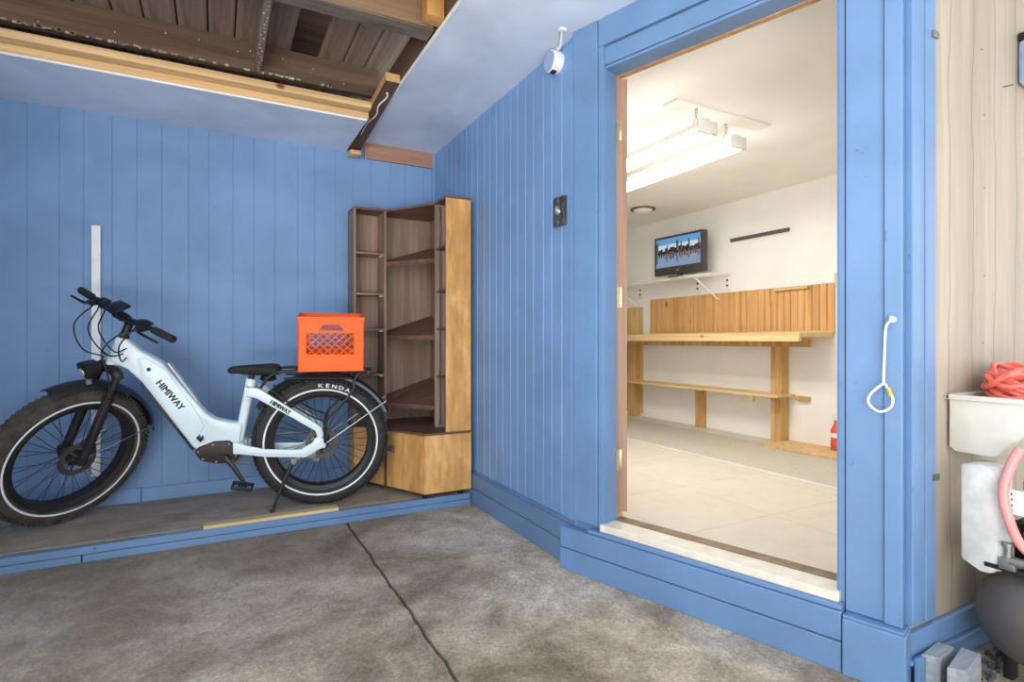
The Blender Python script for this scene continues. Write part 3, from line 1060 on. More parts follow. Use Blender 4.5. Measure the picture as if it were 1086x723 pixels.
# motor cover
mc = MB()
mc.prism([(0.652, 0.362), (0.630, 0.386), (0.556, 0.414), (0.480, 0.414), (0.440, 0.372), (0.428, 0.325), (0.452, 0.292), (0.541, 0.288), (0.620, 0.308)], -0.055, 0.055, 'xz', 0.010, 0, 3)
for x, z in ((0.632, 0.362), (0.560, 0.398), (0.480, 0.398), (0.446, 0.33), (0.465, 0.303), (0.545, 0.302), (0.610, 0.32)):
    mc.lathe([(0.0, 0.058), (0.0055, 0.057), (0.0055, 0.054)], (x, 0, z), 'y', 10, 1)
motor = mc.build('motor', ['motor', 'steel'], bike)
# cranks, pedals, chainring, chain
b = MB()
b.lathe([(0.0, 0.082), (0.018, 0.082), (0.018, 0.05)], (0.497, 0, 0.325), 'y', 16)
b.tube(crom([(0.497, 0.078, 0.325), (0.462, 0.085, 0.285), (0.432, 0.092, 0.235), (0.405, 0.095, 0.190)], 5), [0.015, 0.010], 10, up=(0, 1, 0), ry=[0.008] * 16)
ck = b.build('crank_arm', 'black', bike)


def pedal(X, parent):
    b = MB(X)
    b.box(-0.050, 0.050, 0.008, 0.018, -0.010, 0.010, 0.002)
    b.box(-0.050, 0.050, 0.088, 0.098, -0.010, 0.010, 0.002)
    for x in (-0.048, -0.016, 0.016, 0.048):
        b.box(x - 0.005, x + 0.005, 0.01, 0.096, -0.009, 0.009, 0.002)
    b.tube([(0, 0.0, 0), (0, 0.10, 0)], 0.007, 10)
    return b.build('pedal', 'black', parent)


pedal(T(0.405, 0.098, 0.188) @ Matrix.Rotation(math.radians(-12), 4, 'Y'), ck)
b = MB()
b.lathe([(0.0, -0.082), (0.018, -0.082), (0.018, -0.05)], (0.497, 0, 0.325), 'y', 16)
b.tube([(0.497, -0.080, 0.325), (0.585, -0.095, 0.465)], [0.015, 0.010], 10)
ck2 = b.build('crank_arm', 'black', bike)
pedal(T(0.585, -0.196, 0.465), ck2)
b = MB()
b.lathe([(0.040, -0.066), (0.075, -0.066), (0.080, -0.0645), (0.075, -0.063), (0.040, -0.063), (0.040, -0.066)], (0.497, 0, 0.325), 'y', 44)
b.build('chainring', 'steel', bike)
b = MB()
ch = []
for k in range(13):
    a = -PI / 2 + PI * k / 12
    ch.append((0.497 + 0.078 * math.cos(a), -0.0645, 0.325 + 0.078 * math.sin(a)))
for k in range(13):
    a = PI / 2 + PI * k / 12
    ch.append((0.040 * math.cos(a), -0.0645, R + 0.040 * math.sin(a)))
ch += [(-0.01, -0.0645, 0.262), (0.03, -0.0645, 0.245)]
b.tube(ch, 0.004, 6, closed=True, up=(0, 1, 0))
b.build('chain', 'steel', bike)
b = MB()
b.lathe([(0.0, -0.07), (0.045, -0.07), (0.038, -0.050), (0.0, -0.050)], (0, 0, R), 'y', 28)
b.build('sprocket', 'dark_steel', bike)
b = MB()
b.prism([(0.01, 0.36), (-0.02, 0.31), (-0.01, 0.25), (0.035, 0.235), (0.03, 0.30)], -0.085, -0.07, 'xz', 0.004)
b.lathe([(0.0, -0.07), (0.018, -0.07), (0.018, -0.06), (0, -0.06)], (0.0, 0, 0.285), 'y', 14)
b.lathe([(0.0, -0.07), (0.018, -0.07), (0.018, -0.06), (0, -0.06)], (0.03, 0, 0.245), 'y', 14)
b.build('derailleur', 'silver', bike)
b = MB()
b.box(0.03, 0.075, 0.055, 0.075, 0.29, 0.345, 0.006)
b.build('brake_caliper', 'steel', bike)
MB().box(0.118, 0.168, 0.040, 0.078, 0.285, 0.302, 0.003).build('stand_mount', 'steel', bike)
# kickstand
b = MB()
b.tube(crom([(0.148, 0.075, 0.292), (0.165, 0.082, 0.262), (0.205, 0.092, 0.165), (0.240, 0.101, 0.075), (0.262, 0.1085, 0.0155)], 5), [0.013, 0.008], 10)
b.tube([(0.252, 0.105, 0.02), (0.275, 0.111, 0.0135)], 0.0105, 10)
ks = b.build('kickstand', 'mud', bike)
MB().lathe([(0.0, 0.094), (0.016, 0.092), (0.018, 0.068), (0.0, 0.066)], (0.150, 0, 0.285), 'y', 16).build('pivot', 'steel', ks)

# saddle and post
MB().tube([(0.385, 0, 0.690), (0.366, 0, 0.775)], 0.0155, 16).build('seat_post', 'black', bike)
b = MB()
secs = [(0.487, 0.014, 0.798, 0.012), (0.470, 0.024, 0.800, 0.021), (0.420, 0.030, 0.803, 0.024), (0.360, 0.044, 0.804, 0.026), (0.310, 0.072, 0.803, 0.028), (0.265, 0.090, 0.803, 0.030), (0.235, 0.082, 0.800, 0.028), (0.220, 0.050, 0.795, 0.018)]
rings = []
for x, hw, zc, hh in secs:
    ring = []
    for k in range(20):
        a = 2 * PI * k / 20
        cy, sz = math.cos(a), math.sin(a)
        ring.append(b.bm.verts.new((x, hw * math.copysign(abs(cy) ** 0.7, cy), zc - 0.003 + hh * (sz * (0.95 if sz > 0 else 0.95)) + (0.004 if abs(cy) > 0.8 else 0))))
    rings.append(ring)
for i in range(len(rings) - 1):
    for k in range(20):
        b.bm.faces.new((rings[i][k], rings[i][(k + 1) % 20], rings[i + 1][(k + 1) % 20], rings[i + 1][k]))
b.bm.faces.new(rings[0])
b.bm.faces.new(rings[-1])
sad = b.build('saddle', 'black_matt', bike, smooth=70)
b = MB()
b.lathe([(0.0, 0.772), (0.035, 0.765), (0.045, 0.745), (0.030, 0.735), (0.0, 0.733)], (0.285, 0, 0), 'z', 20)
for sg in (-1, 1):
    b.tube([(0.44, sg * 0.02, 0.785), (0.39, sg * 0.022, 0.772), (0.30, sg * 0.022, 0.772), (0.25, sg * 0.03, 0.785)], 0.0035, 8)
b.build('saddle_rails', 'black', sad)

# rear rack
b = MB()
for sg in (-1, 1):
    b.tube(crom([(0.335, sg * 0.060, 0.675), (0.300, sg * 0.064, 0.735), (0.262, sg * 0.068, 0.776), (0.200, sg * 0.070, 0.797), (0.0, sg * 0.070, 0.797), (-0.235, sg * 0.070, 0.797)], 5), 0.008, 10)
    b.tube([(0.200, sg * 0.070, 0.757), (-0.160, sg * 0.070, 0.750)], 0.006, 8)
    b.tube(crom([(-0.215, sg * 0.070, 0.797), (-0.175, sg * 0.078, 0.735), (-0.168, sg * 0.088, 0.685), (-0.100, sg * 0.093, 0.600), (-0.030, sg * 0.095, 0.520), (-0.015, sg * 0.094, 0.430), (-0.018, sg * 0.092, 0.385)], 5), 0.0075, 10)
    b.tube(crom([(0.265, sg * 0.072, 0.695), (0.17, sg * 0.084, 0.62), (0.06, sg * 0.092, 0.545), (-0.02, sg * 0.095, 0.51)], 4), 0.0055, 8)
    b.tube(crom([(0.05 * math.cos(q) * 0.6 - 0.075, sg * 0.088, 0.648 + 0.018 * math.sin(q)) for q in (2 * PI * i / 10 for i in range(10))], 2, True), 0.0035, 6, closed=True)
for x in (0.24, 0.14, 0.04, -0.06, -0.16, -0.235):
    b.tube([(x, -0.070, 0.797), (x, 0.070, 0.797)], 0.006, 8)
rack = b.build('rear_rack', 'black', bike)
b = MB()
b.box(-0.275, -0.245, -0.045, 0.045, 0.752, 0.792, 0.006)
b.build('tail_light', 'black', rack)


# fenders and their stays
def fender(cx, X, a0, a1, r0, mats, hw=0.056):
    prof = []
    for k in range(11):
        q = -1 + 2 * k / 10
        prof.append((r0 + 0.024 - 0.026 * abs(q) ** 2.2, q * hw))
    for k in range(11):
        q = 1 - 2 * k / 10
        prof.append((r0 + 0.020 - 0.026 * abs(q) ** 2.2, q * (hw - 0.003)))
    prof.append(prof[0])
    b = MB(X)
    b.lathe(prof, (cx, 0, R), 'y', 40, 0, a0, a1)
    return b.build('fender', mats, bike)


rf = fender(0.0, None, math.radians(32), math.radians(156), 0.389, 'fender')
b = MB()
b.lathe([(0.402, 0.0578), (0.386, 0.0585), (0.386, 0.0575), (0.402, 0.0568), (0.402, 0.0578)], (0, 0, R), 'y', 24, 0, math.radians(108), math.radians(155))
b.build('edge_band', 'fender_in', rf)
b = MB()
for sg in (-1, 1):
    b.tube([(-0.018, sg * 0.090, 0.380), (-0.360, sg * 0.060, 0.610)], 0.0028, 6)
b.build('fender_stay', 'silver', rf)
ffn = fender(WB, SX, math.radians(76), math.radians(178), 0.389, 'fender')
b = fr()
for sg in (-1, 1):
    b.tube([(WB - 0.01, sg * 0.085, R + 0.01), (WB - 0.385, sg * 0.058, R + 0.055)], 0.0026, 6)
b.build('fender_stay', 'silver', ffn)

# fork
ax_b = Vector((WB, 0, R))
b = fr()
for sg in (-1, 1):
    lo = Vector((WB - 0.006, sg * 0.074, R - 0.02))
    crown = axz(0.795) + Vector((0, sg * 0.070, 0))
    mid = lo + (crown - lo) * 0.74
    b.tube(crom([lo, lo + (mid - lo) * 0.2, lo + (mid - lo) * 0.6, mid], 4), [0.021, 0.024], 14)
    b.tube([mid, crown], 0.017, 14)
    b.tube([mid - AX * 0.012, mid + AX * 0.010], 0.027, 14)
    b.lathe([(0.0, -0.014 * 1), (0.022, -0.012), (0.022, 0.012), (0, 0.014)], (WB, sg * 0.078, R), 'y', 16)
# bridge arch
m1 = Vector((WB - 0.006, 0.074, R - 0.02)) + (axz(0.795) + Vector((0, 0.07, 0)) - Vector((WB - 0.006, 0.074, R - 0.02))) * 0.72
fork = b.build('fork', 'mud', bike)
b = fr()
cz = axz(0.80)
pts = [cz + Vector((0, 0.074, -0.012)), cz + Vector((0.0, 0.066, 0.012)), cz + Vector((0.0, 0.03, 0.022)), cz + Vector((0, -0.03, 0.022)), cz + Vector((0, -0.066, 0.012)), cz + Vector((0, -0.074, -0.012))]
b.tube(crom(pts, 5), 0.026, 14, up=(1, 0, 0))
b.tube([cz, axz(0.838)], 0.022, 16)
b.build('fork_crown', 'mud', fork)
fr().tube([axz(0.822), axz(0.842)], 0.029, 20).build('headset', 'silver', bike)
b = fr()
b.box(WB - 0.07, WB - 0.02, 0.058, 0.092, R + 0.02, R + 0.085, 0.008)
b.build('brake_caliper', 'mud', fork)
# stem
b = fr()
b.tube([axz(0.972), axz(1.075)], 0.020, 18)
b.tube([axz(0.972), axz(0.99)], 0.026, 18)
b.tube(crom([axz(1.045), axz(1.07) + Vector((0.02, 0, 0.01)), (0.985, 0, 1.105)], 5), 0.020, 14)
b.tube([(0.988, -0.028, 1.104), (0.988, 0.028, 1.104)], 0.024, 16)
stem = b.build('stem', 'black', bike)
# handlebar
hbp = [(0.965, 0.364, 1.108), (0.972, 0.29, 1.112), (0.980, 0.22, 1.114), (0.988, 0.12, 1.106), (0.988, 0.04, 1.100)]
full = hbp + [(x, -y, z) for x, y, z in hbp[::-1]]
hbar = fr().tube(crom(full, 5), 0.0125, 12).build('handlebar', 'black', bike)
for sg in (1, -1):
    b = fr()
    pts = [(0.962, sg * 0.374, 1.107), (0.9635, sg * 0.360, 1.108), (0.968, sg * 0.32, 1.110), (0.973, sg * 0.28, 1.112), (0.977, sg * 0.245, 1.1135)]
    b.tube(crom(pts, 4), [0.0185, 0.0165], 14)
    for k in range(9):
        f = k / 8
        y = 0.25 + 0.115 * f
        b.torus((0.9765 - 0.0115 * f, sg * y, 1.1132 - 0.005 * f), 0.0172, 0.002, 'y', 14, 6)
    b.build('grip', 'black_matt', hbar)
    b = fr()
    b.tube([(0.981, sg * 0.205, 1.113), (0.985, sg * 0.180, 1.110)], 0.019, 12)
    b.box(0.985, 1.025, min(sg * 0.175, sg * 0.215), max(sg * 0.175, sg * 0.215), 1.095, 1.118, 0.006)
    b.tube(crom([(1.015, sg * 0.19, 1.108), (1.035, sg * 0.22, 1.104), (1.030, sg * 0.28, 1.098), (1.024, sg * 0.345, 1.094)], 5), [0.008, 0.006], 8)
    b.build('brake_lever', 'black', hbar)
    b = fr()
    b.box(0.955, 1.0, min(sg * 0.13, sg * 0.168), max(sg * 0.13, sg * 0.168), 1.090, 1.130, 0.008)
    b.box(0.945, 0.965, min(sg * 0.14, sg * 0.20), max(sg * 0.14, sg * 0.20), 1.115, 1.128, 0.004)
    b.build('control_pod', 'black', hbar)
# mirror-like bell / display
b = fr()
b.box(0.955, 1.035, -0.052, 0.040, 1.142, 1.157, 0.006, 0, Matrix.Rotation(math.radians(18), 4, 'Y'))
b.tube([(0.985, -0.03, 1.10), (0.99, -0.03, 1.142)], 0.008, 8)
dsp = b.build('display', 'black', bike)
fr().box(0.961, 1.029, -0.046, 0.034, 1.154, 1.1585, 0.001, 0, Matrix.Rotation(math.radians(18), 4, 'Y')).build('display_glass', 'display', dsp)
# headlight
b = fr()
b.prism([(1.09, 0.872), (1.165, 0.872), (1.172, 0.862), (1.158, 0.80), (1.10, 0.815)], -0.038, 0.038, 'xz', 0.008)
b.bar((1.045, 0, 0.81), (1.10, 0, 0.835), 0.03, 0.016)
hl = b.build('headlight', 'black', bike)
b = fr()
b.lathe([(0.0, 1.176), (0.020, 1.172), (0.024, 1.162), (0.024, 1.15)], (0, 0, 0.832), 'x', 20)
b.build('lens', 'lens', hl)
b = fr()
b.lathe([(0, 0.012), (0.012, 0.012), (0.014, -0.012), (0, -0.012)], (1.15, 0.028, 0.79), 'z', 12)
b.build('horn', 'silver', hl)
# cables
for pts in ([(1.0, 0.19, 1.10), (1.09, 0.14, 1.06), (1.10, 0.05, 0.95), (1.03, 0.01, 0.885)],
            [(1.0, -0.19, 1.10), (1.11, -0.16, 1.02), (1.12, -0.08, 0.92), (1.05, -0.02, 0.88)],
            [(1.0, 0.15, 1.10), (1.06, 0.12, 1.0), (1.04, 0.10, 0.9), (0.985, 0.06, 0.895)],
            [(1.0, -0.15, 1.10), (1.08, -0.10, 1.0), (1.06, 0.03, 0.91), (0.96, 0.055, 0.92)],
            [(1.0, -0.10, 1.10), (1.06, -0.05, 1.02), (1.04, 0.04, 0.93), (0.985, 0.055, 0.94)],
            [(1.10, 0.05, 0.92), (1.09, 0.09, 0.75), (1.16, 0.092, 0.60), (1.195, 0.09, 0.46)]):
    fr().tube(crom(pts, 8), 0.0036, 6).build('cable', 'black', bike)

# ------------------------------------------------------------------ milk crate on the rack
crate = thing('milk_crate', 'bright orange plastic milk crate sitting on the bicycle rear rack', 'crate', BM @ T(-0.050, 0.0, 0.8075) @ RZ(0))
L, Wd, H, th = 0.172, 0.155, 0.300, 0.007


def crate_side(b, hw, to):
    """panel of half width hw with a handle slot and a lattice window; to(u, z, d) -> xyz, d = 0 outside"""
    def rect(u0, u1, z0, z1, d0=0.0, d1=th):
        vs = [b.bm.verts.new(to(u, z, d)) for d in (d0, d1) for u, z in ((u0, z0), (u1, z0), (u1, z1), (u0, z1))]
        for f in ((0, 1, 2, 3), (7, 6, 5, 4), (0, 4, 5, 1), (1, 5, 6, 2), (2, 6, 7, 3), (3, 7, 4, 0)):
            b.bm.faces.new([vs[i] for i in f])

    def quad(p, d0=0.0, d1=th):
        vs = [b.bm.verts.new(to(u, z, d)) for d in (d0, d1) for u, z in p]
        for f in ((0, 1, 2, 3), (7, 6, 5, 4), (0, 4, 5, 1), (1, 5, 6, 2), (2, 6, 7, 3), (3, 7, 4, 0)):
            b.bm.faces.new([vs[i] for i in f])
    w0, w1, z0, z1 = -hw * 0.76, hw * 0.70, 0.094, 0.212
    rect(-hw, hw, 0.0, z0)
    rect(-hw, w0, z0, z1)
    rect(w1, hw, z0, z1)
    hz0, hz1 = 0.226, 0.258
    a, c = hw * 0.40, hw * 0.24
    rect(-hw, hw, z1, hz0)
    rect(-hw, -a, hz0, hz1)
    rect(a, hw, hz0, hz1)
    quad([(-a, hz0), (-a + 0.0005, hz0), (-c, hz1), (-a, hz1)])
    quad([(a - 0.0005, hz0), (a, hz0), (a, hz1), (c, hz1)])
    rect(-hw, hw, hz1, H)
    for z in (0.0, 0.088, 0.152, 0.262, 0.282, H - 0.014):      # outer ribs
        if z == 0.152:
            rect(-hw, w0, z, z + 0.004, -0.003, 0.0)
            rect(w1, hw, z, z + 0.004, -0.003, 0.0)
        else:
            rect(-hw, hw, z, z + (0.014 if z > 0.284 else 0.003), -0.004 if z > 0.284 else -0.003, 0.0)
    for u in (-hw * 0.80, hw * 0.78):
        rect(u - 0.002, u + 0.002, 0, H, -0.003, 0)
    # diagonal lattice
    n = 9
    st = (w1 - w0) / n * 1.5
    for sg in (1, -1):
        u = w0 - (z1 - z0)
        while u < w1 + (z1 - z0):
            pa, pb = (u, z0 if sg > 0 else z1), (u + (z1 - z0) * 1.05, z1 if sg > 0 else z0)
            du, dz = pb[0] - pa[0], pb[1] - pa[1]
            t0 = max(0, (w0 - pa[0]) / du)
            t1 = min(1, (w1 - pa[0]) / du)
            if t1 > t0 + 0.02:
                A = (pa[0] + du * t0, pa[1] + dz * t0)
                B = (pa[0] + du * t1, pa[1] + dz * t1)
                l = math.hypot(du, dz)
                nx, nz = -dz / l * 0.0022, du / l * 0.0022
                quad([(A[0] - nx, A[1] - nz), (B[0] - nx, B[1] - nz), (B[0] + nx, B[1] + nz), (A[0] + nx, A[1] + nz)], 0.001, 0.005)
            u += st


for nm, hw, to in (('side', L, lambda u, z, d: (-u, Wd - d, z)), ('side', L, lambda u, z, d: (u, -Wd + d, z)),
                   ('side', Wd, lambda u, z, d: (L - d, u, z)), ('side', Wd, lambda u, z, d: (-L + d, -u, z))):
    b = MB()
    crate_side(b, hw, to)
    b.build(nm, 'orange', crate, smooth=0)
b = MB()
for k in range(10):
    x = -L + 0.008 + (2 * L - 0.016) * k / 9
    b.box(x - 0.003, x + 0.003, -Wd + 0.006, Wd - 0.006, 0.001, 0.006)
for k in range(9):
    y = -Wd + 0.008 + (2 * Wd - 0.016) * k / 8
    b.box(-L + 0.006, L - 0.006, y - 0.003, y + 0.003, 0.0, 0.005)
b.build('bottom', 'orange', crate, smooth=0)

# ------------------------------------------------------------------ inner room: workbench wall
t = thing('workbench', 'long pale wooden workbench with a lower shelf along the white wall', 'workbench', T(4.1, 4.2, FZ))


def wb():
    return MB(T(-4.1, -4.2, -FZ))


wb().box(3.872, 4.296, 2.67, 6.3, 1.052, 1.088, 0.002).build('worktop', 'bench', t, smooth=0)
wb().box(3.865, 3.90, 2.672, 6.3, 1.020, 1.052, 0.002).build('front_rail', 'bench', t, smooth=0)
b = wb()
b.box(4.10, 4.14, 2.74, 6.3, 0.975, 1.035, 0.002)
b.box(3.9, 4.14, 3.02, 3.06, 0.985, 1.05, 0.002)
b.build('under_rail', 'bench_leg', t, smooth=0)
for y0 in (3.06, 4.93):
    wb().box(4.195, 4.296, y0, y0 + 0.10, FZ, 1.052, 0.003).build('leg', 'bench_leg', t, smooth=0)
wb().box(4.235, 4.296, 3.96, 4.05, FZ, 0.553, 0.003).build('leg', 'bench_leg', t, smooth=0)
wb().box(4.06, 4.296, 3.0, 5.05, 0.553, 0.575, 0.002).build('lower_shelf', 'bench', t, smooth=0)
b = wb()
b.box(4.04, 4.07, 3.22, 3.26, 0.50, 0.553, 0.004)
b.build('shelf_bracket', 'bench_leg', t, smooth=0)
b = wb()
b.box(4.26, 4.296, 2.86, 2.98, 0.528, 0.565, 0.004)
b.build('shelf_bracket', 'bench_leg', t, smooth=0)

b = MB()
bw = 0.0635
y = 2.66
pl = [(4.296, y)]
while y < 4.72:
    pl += [(4.282, y + 0.0), (4.282, y + bw - 0.014), (4.292, y + bw - 0.010), (4.292, y + bw - 0.004), (4.282, y + bw)]
    y += bw
pl += [(4.282, y), (4.296, y)]
cl = []
for p in pl:
    if not cl or (abs(p[0] - cl[-1][0]) + abs(p[1] - cl[-1][1])) > 1e-5:
        cl.append(p)
b.prism(cl, 1.092, 1.482, 'xy')
b.build('beadboard_panel', 'bead', smooth=0, label='orange-brown beadboard panel on the wall above the workbench', category='panel')
MB().box(4.272, 4.281, 2.655, 4.76, 1.091, 1.107, 0.002).build('bead_strip', 'bench', smooth=0, label='thin pale strip along the foot of the beadboard panel', category='strip')
MB().box(4.25, 4.281, 2.86, 3.17, 1.452, 1.474, 0.003).build('wood_ledge', 'bench', smooth=0, label='short pale wooden ledge on top of the beadboard panel', category='ledge')
MB().box(4.2965, 4.2995, 4.89, 6.4, FZ + 0.03, 1.41, 0.002).build('plywood_sheet', 'ply', smooth=0, label='yellow plywood sheet against the wall behind the workbench end', category='panel')
MB().box(3.93, 4.296, 2.0, 3.05, FZ + 0.003, FZ + 0.022, 0.002).build('floor_plank', 'ply', smooth=0, label='short plywood board lying on the floor beside the workbench leg', category='board')
MB().box(4.275, 4.296, 3.05, 3.657, 1.955, 1.985, 0.003).build('dark_batten', 'dark_rail', smooth=0, label='dark horizontal batten on the white wall right of the television', category='batten')
t = thing('wall_switch', 'tan light switch at the end of the beadboard wall', 'switch', T(4.3, 2.63, 1.50))
MB().box(-0.010, 0.0, -0.035, 0.035, -0.057, 0.057, 0.003).build('plate', 'tan', t)
MB().box(-0.020, -0.009, -0.005, 0.005, -0.004, 0.012, 0.002).build('toggle', 'tan', t)
t = thing('spray_bottle', 'small orange-red bottle standing on the floor board by the door jamb', 'bottle', T(4.22, 2.60, FZ + 0.022))
b = MB()
b.lathe([(0.0, 0.0), (0.038, 0.0), (0.042, 0.01), (0.042, 0.07), (0.037, 0.08), (0.042, 0.09), (0.042, 0.15), (0.03, 0.18), (0.018, 0.20), (0.018, 0.23), (0, 0.23)], (0, 0, 0), 'z', 20)
b.build('body', 'red_bottle', t)
MB().lathe([(0.0, 0.232), (0.024, 0.232), (0.026, 0.27), (0.0, 0.275)], (0, 0, 0), 'z', 14).build('cap', 'white', t)
MB().lathe([(0.0425, 0.098), (0.0428, 0.132)], (0, 0, 0), 'z', 20).build('paper_band', 'white', t)

# wire shelf with brackets
t = thing('wire_shelf', 'white wire wall shelf on diagonal braces under the television', 'shelf', T(4.3, 4.4, 1.65))


def ws():
    return MB(T(-4.3, -4.4, -1.65))


b = ws()
for k in range(72):
    y = 3.66 + k * (1.43 / 71)
    b.tube([(3.99, y, 1.652), (4.295, y, 1.652)], 0.0022, 5)
for x in (3.99, 4.09, 4.19, 4.29):
    b.tube([(x, 3.655, 1.649), (x, 5.095, 1.649)], 0.004, 6)
b.tube([(3.986, 3.655, 1.630), (3.986, 5.095, 1.630)], 0.004, 6)
for k in range(36):
    y = 3.66 + k * (1.43 / 35)
    b.tube([(3.988, y, 1.652), (3.986, y, 1.630)], 0.002, 5)
b.build('wire_deck', 'fix_white', t)
for y in (5.0, 3.83):
    ws().tube([(3.99, y, 1.63), (4.272, y - 0.04, 1.42)], 0.007, 8).build('brace', 'white', t)
for y in (4.93, 4.07, 3.70):
    b = ws()
    b.box(4.288, 4.299, y - 0.03, y + 0.03, 1.50, 1.64, 0.002)
    br = b.build('wall_plate', 'fix_white', t)
    for z in (1.55, 1.60):
        ws().lathe([(0, 4.285), (0.011, 4.285), (0.012, 4.289)], (0, y, z), 'x', 10).build('screw_hole', 'black', br)

# television (turned a little on its stand)
tv = thing('television', 'flat black television showing a city skyline standing on the wire shelf', 'television', T(4.07, 4.10, 1.655) @ RZ(3))
MB().box(-0.025, 0.045, -0.315, 0.315, 0.035, 0.43, 0.012).build('cabinet', 'tv_black', tv)
b = MB()
SXs = -0.0265
y0, y1, z0, z1 = 0.285, -0.285, 0.115, 0.405


def srect(u0, u1, v0, v1, mat, d=0.0):
    Y = lambda u: y0 + (y1 - y0) * u
    Z = lambda v: z0 + (z1 - z0) * v
    b.poly([(SXs - d, Y(u0), Z(v0)), (SXs - d, Y(u1), Z(v0)), (SXs - d, Y(u1), Z(v1)), (SXs - d, Y(u0), Z(v1))], mat)


srect(0, 1, 0.78, 1.0, 0)
srect(0, 1, 0.48, 0.78, 1)
srect(0, 1, 0.0, 0.48, 4)
srect(0, 1, 0.455, 0.53, 2, 0.0005)
rs = random.Random(3)
u = 0.0
while u < 0.985:
    tall = rs.random() < 0.28
    h = rs.uniform(0.74, 0.93) if tall else rs.uniform(0.56, 0.68)
    wdt = min(rs.uniform(0.020, 0.034) if tall else rs.uniform(0.030, 0.06), 1 - u)
    srect(u, u + wdt, 0.48, h, 2, 0.0008)
    dp = max(0.03, 0.46 - (h - 0.46) * rs.uniform(0.6, 1.0))
    srect(u + wdt * 0.15, u + wdt * 0.75, dp, 0.46, 2, 0.0006)
    if rs.random() < 0.55:
        srect(u + wdt * 0.8, u + wdt * 0.98, rs.uniform(0.12, 0.34), 0.45, 3, 0.0007)
    if rs.random() < 0.5:
        srect(u + wdt * 0.3, u + wdt * 0.6, 0.475, 0.51, 3, 0.001)
    u += wdt + (0.004 if tall else 0.0)
b.build('screen', ['scr_sky', 'scr_pale', 'scr_dark', 'scr_gold', 'scr_water'], tv, smooth=0)
b = MB()
b.lathe([(0, 0), (0.12, 0.0), (0.12, 0.006), (0.03, 0.014), (0.03, 0.04), (0, 0.04)], (0.01, 0, 0), 'z', 28)
b.build('stand', 'black', tv)
MB().box(-0.027, -0.024, -0.02, 0.02, 0.07, 0.078, 0.001).build('badge', 'silver', tv)

# fluorescent fixtures
for i, (fx, fy) in enumerate(((2.36, 2.17), (2.69, 2.25))):
    lab = ('white fluorescent light on chains, partly hidden behind the nearer twin light',
           'white fluorescent light on chains, in front of its partly hidden twin')[i]
    t = thing('fluorescent_light', lab, 'light', T(fx, fy, 2.165), group='twin fluorescent lights')
    MB().prism([(-0.065, 0.012), (0.065, 0.012), (0.045, 0.055), (-0.045, 0.055)], 0.0, 1.22, 'xz', 0.003).build('housing', 'fix_white', t)
    b = MB()
    b.prism([(-0.060, 0.011), (-0.060, 0.0), (-0.048, -0.014), (0.048, -0.014), (0.060, 0.0), (0.060, 0.011)], 0.012, 1.208, 'xz', 0.002)
    b.build('diffuser', 'tube', t)
    b = MB()
    b.box(-0.068, 0.068, -0.012, 0.012, -0.012, 0.058, 0.004)
    b.box(-0.03, 0.03, 0.0, 0.05, 0.055, 0.075, 0.004)
    b.build('end_cap', 'fix_white', t)
    for yy in (0.08, 1.12):
        b = MB()
        b.tube([(-0.03, yy, 0.055), (0, yy, 0.115), (0.03, yy, 0.055)], 0.0025, 6)
        for k in range(3):
            b.torus((0, yy, 0.125 + k * 0.018), 0.009, 0.002, 'y' if k % 2 else 'x', 12, 6)
        b.build('chain', 'hinge', t)
MB().box(2.19, 2.95, 2.22, 2.33, 2.322, 2.3345, 0.002).build('ceiling_cover', 'fix_white', smooth=0, label='thin white cover plate on the inner ceiling above the light chains', category='cover plate')
t = thing('smoke_detector', 'round white smoke detector with a dark rim on the inner ceiling', 'detector', T(3.74, 4.26, 2.335))
MB().lathe([(0, -0.012), (0.12, -0.012), (0.125, 0.0), (0, 0)], (0, 0, 0), 'z', 32).build('rim', 'dark_rail', t)
MB().lathe([(0, -0.05), (0.05, -0.048), (0.085, -0.03), (0.095, -0.012)], (0, 0, 0), 'z', 32).build('dome', 'fix_white', t)

# ------------------------------------------------------------------ right edge: bin, hose, compressor
t = thing('storage_bin', 'off-white plastic hopper bin fixed to the beige wall', 'bin', T(2.3, 0.9, 0.68))


def bn():
    return MB(T(-2.3, -0.9, -0.68))


prof = [(0.908, 0.845), (0.902, 0.690), (0.893, 0.680), (0.802, 0.678), (0.785, 0.682), (0.665, 0.815), (0.655, 0.845)]
for x in (2.063, 2.55):
    bn().prism(prof, x, x + 0.006, 'yz', 0.002).build('end_wall', 'bin', t)
b = bn()
outer = prof
for i in range(1, len(prof) - 1):
    (ya, za), (yb, zb) = prof[i], prof[i + 1]
    b.bar((2.31, ya, za), (2.31, yb, zb), 0.005, 0.48, 0, 0, (1, 0, 0))
b.box(2.066, 2.553, 0.902, 0.908, 0.69, 0.845)
b.build('shell', 'bin', t, smooth=0)
b = bn()
b.box(2.052, 2.565, 0.640, 0.658, 0.842, 0.858, 0.003)
b.box(2.052, 2.565, 0.902, 0.916, 0.842, 0.858, 0.003)
b.box(2.052, 2.070, 0.642, 0.914, 0.842, 0.858, 0.003)
b.box(2.548, 2.566, 0.642, 0.914, 0.842, 0.858, 0.003)
b.build('rim', 'bin', t)

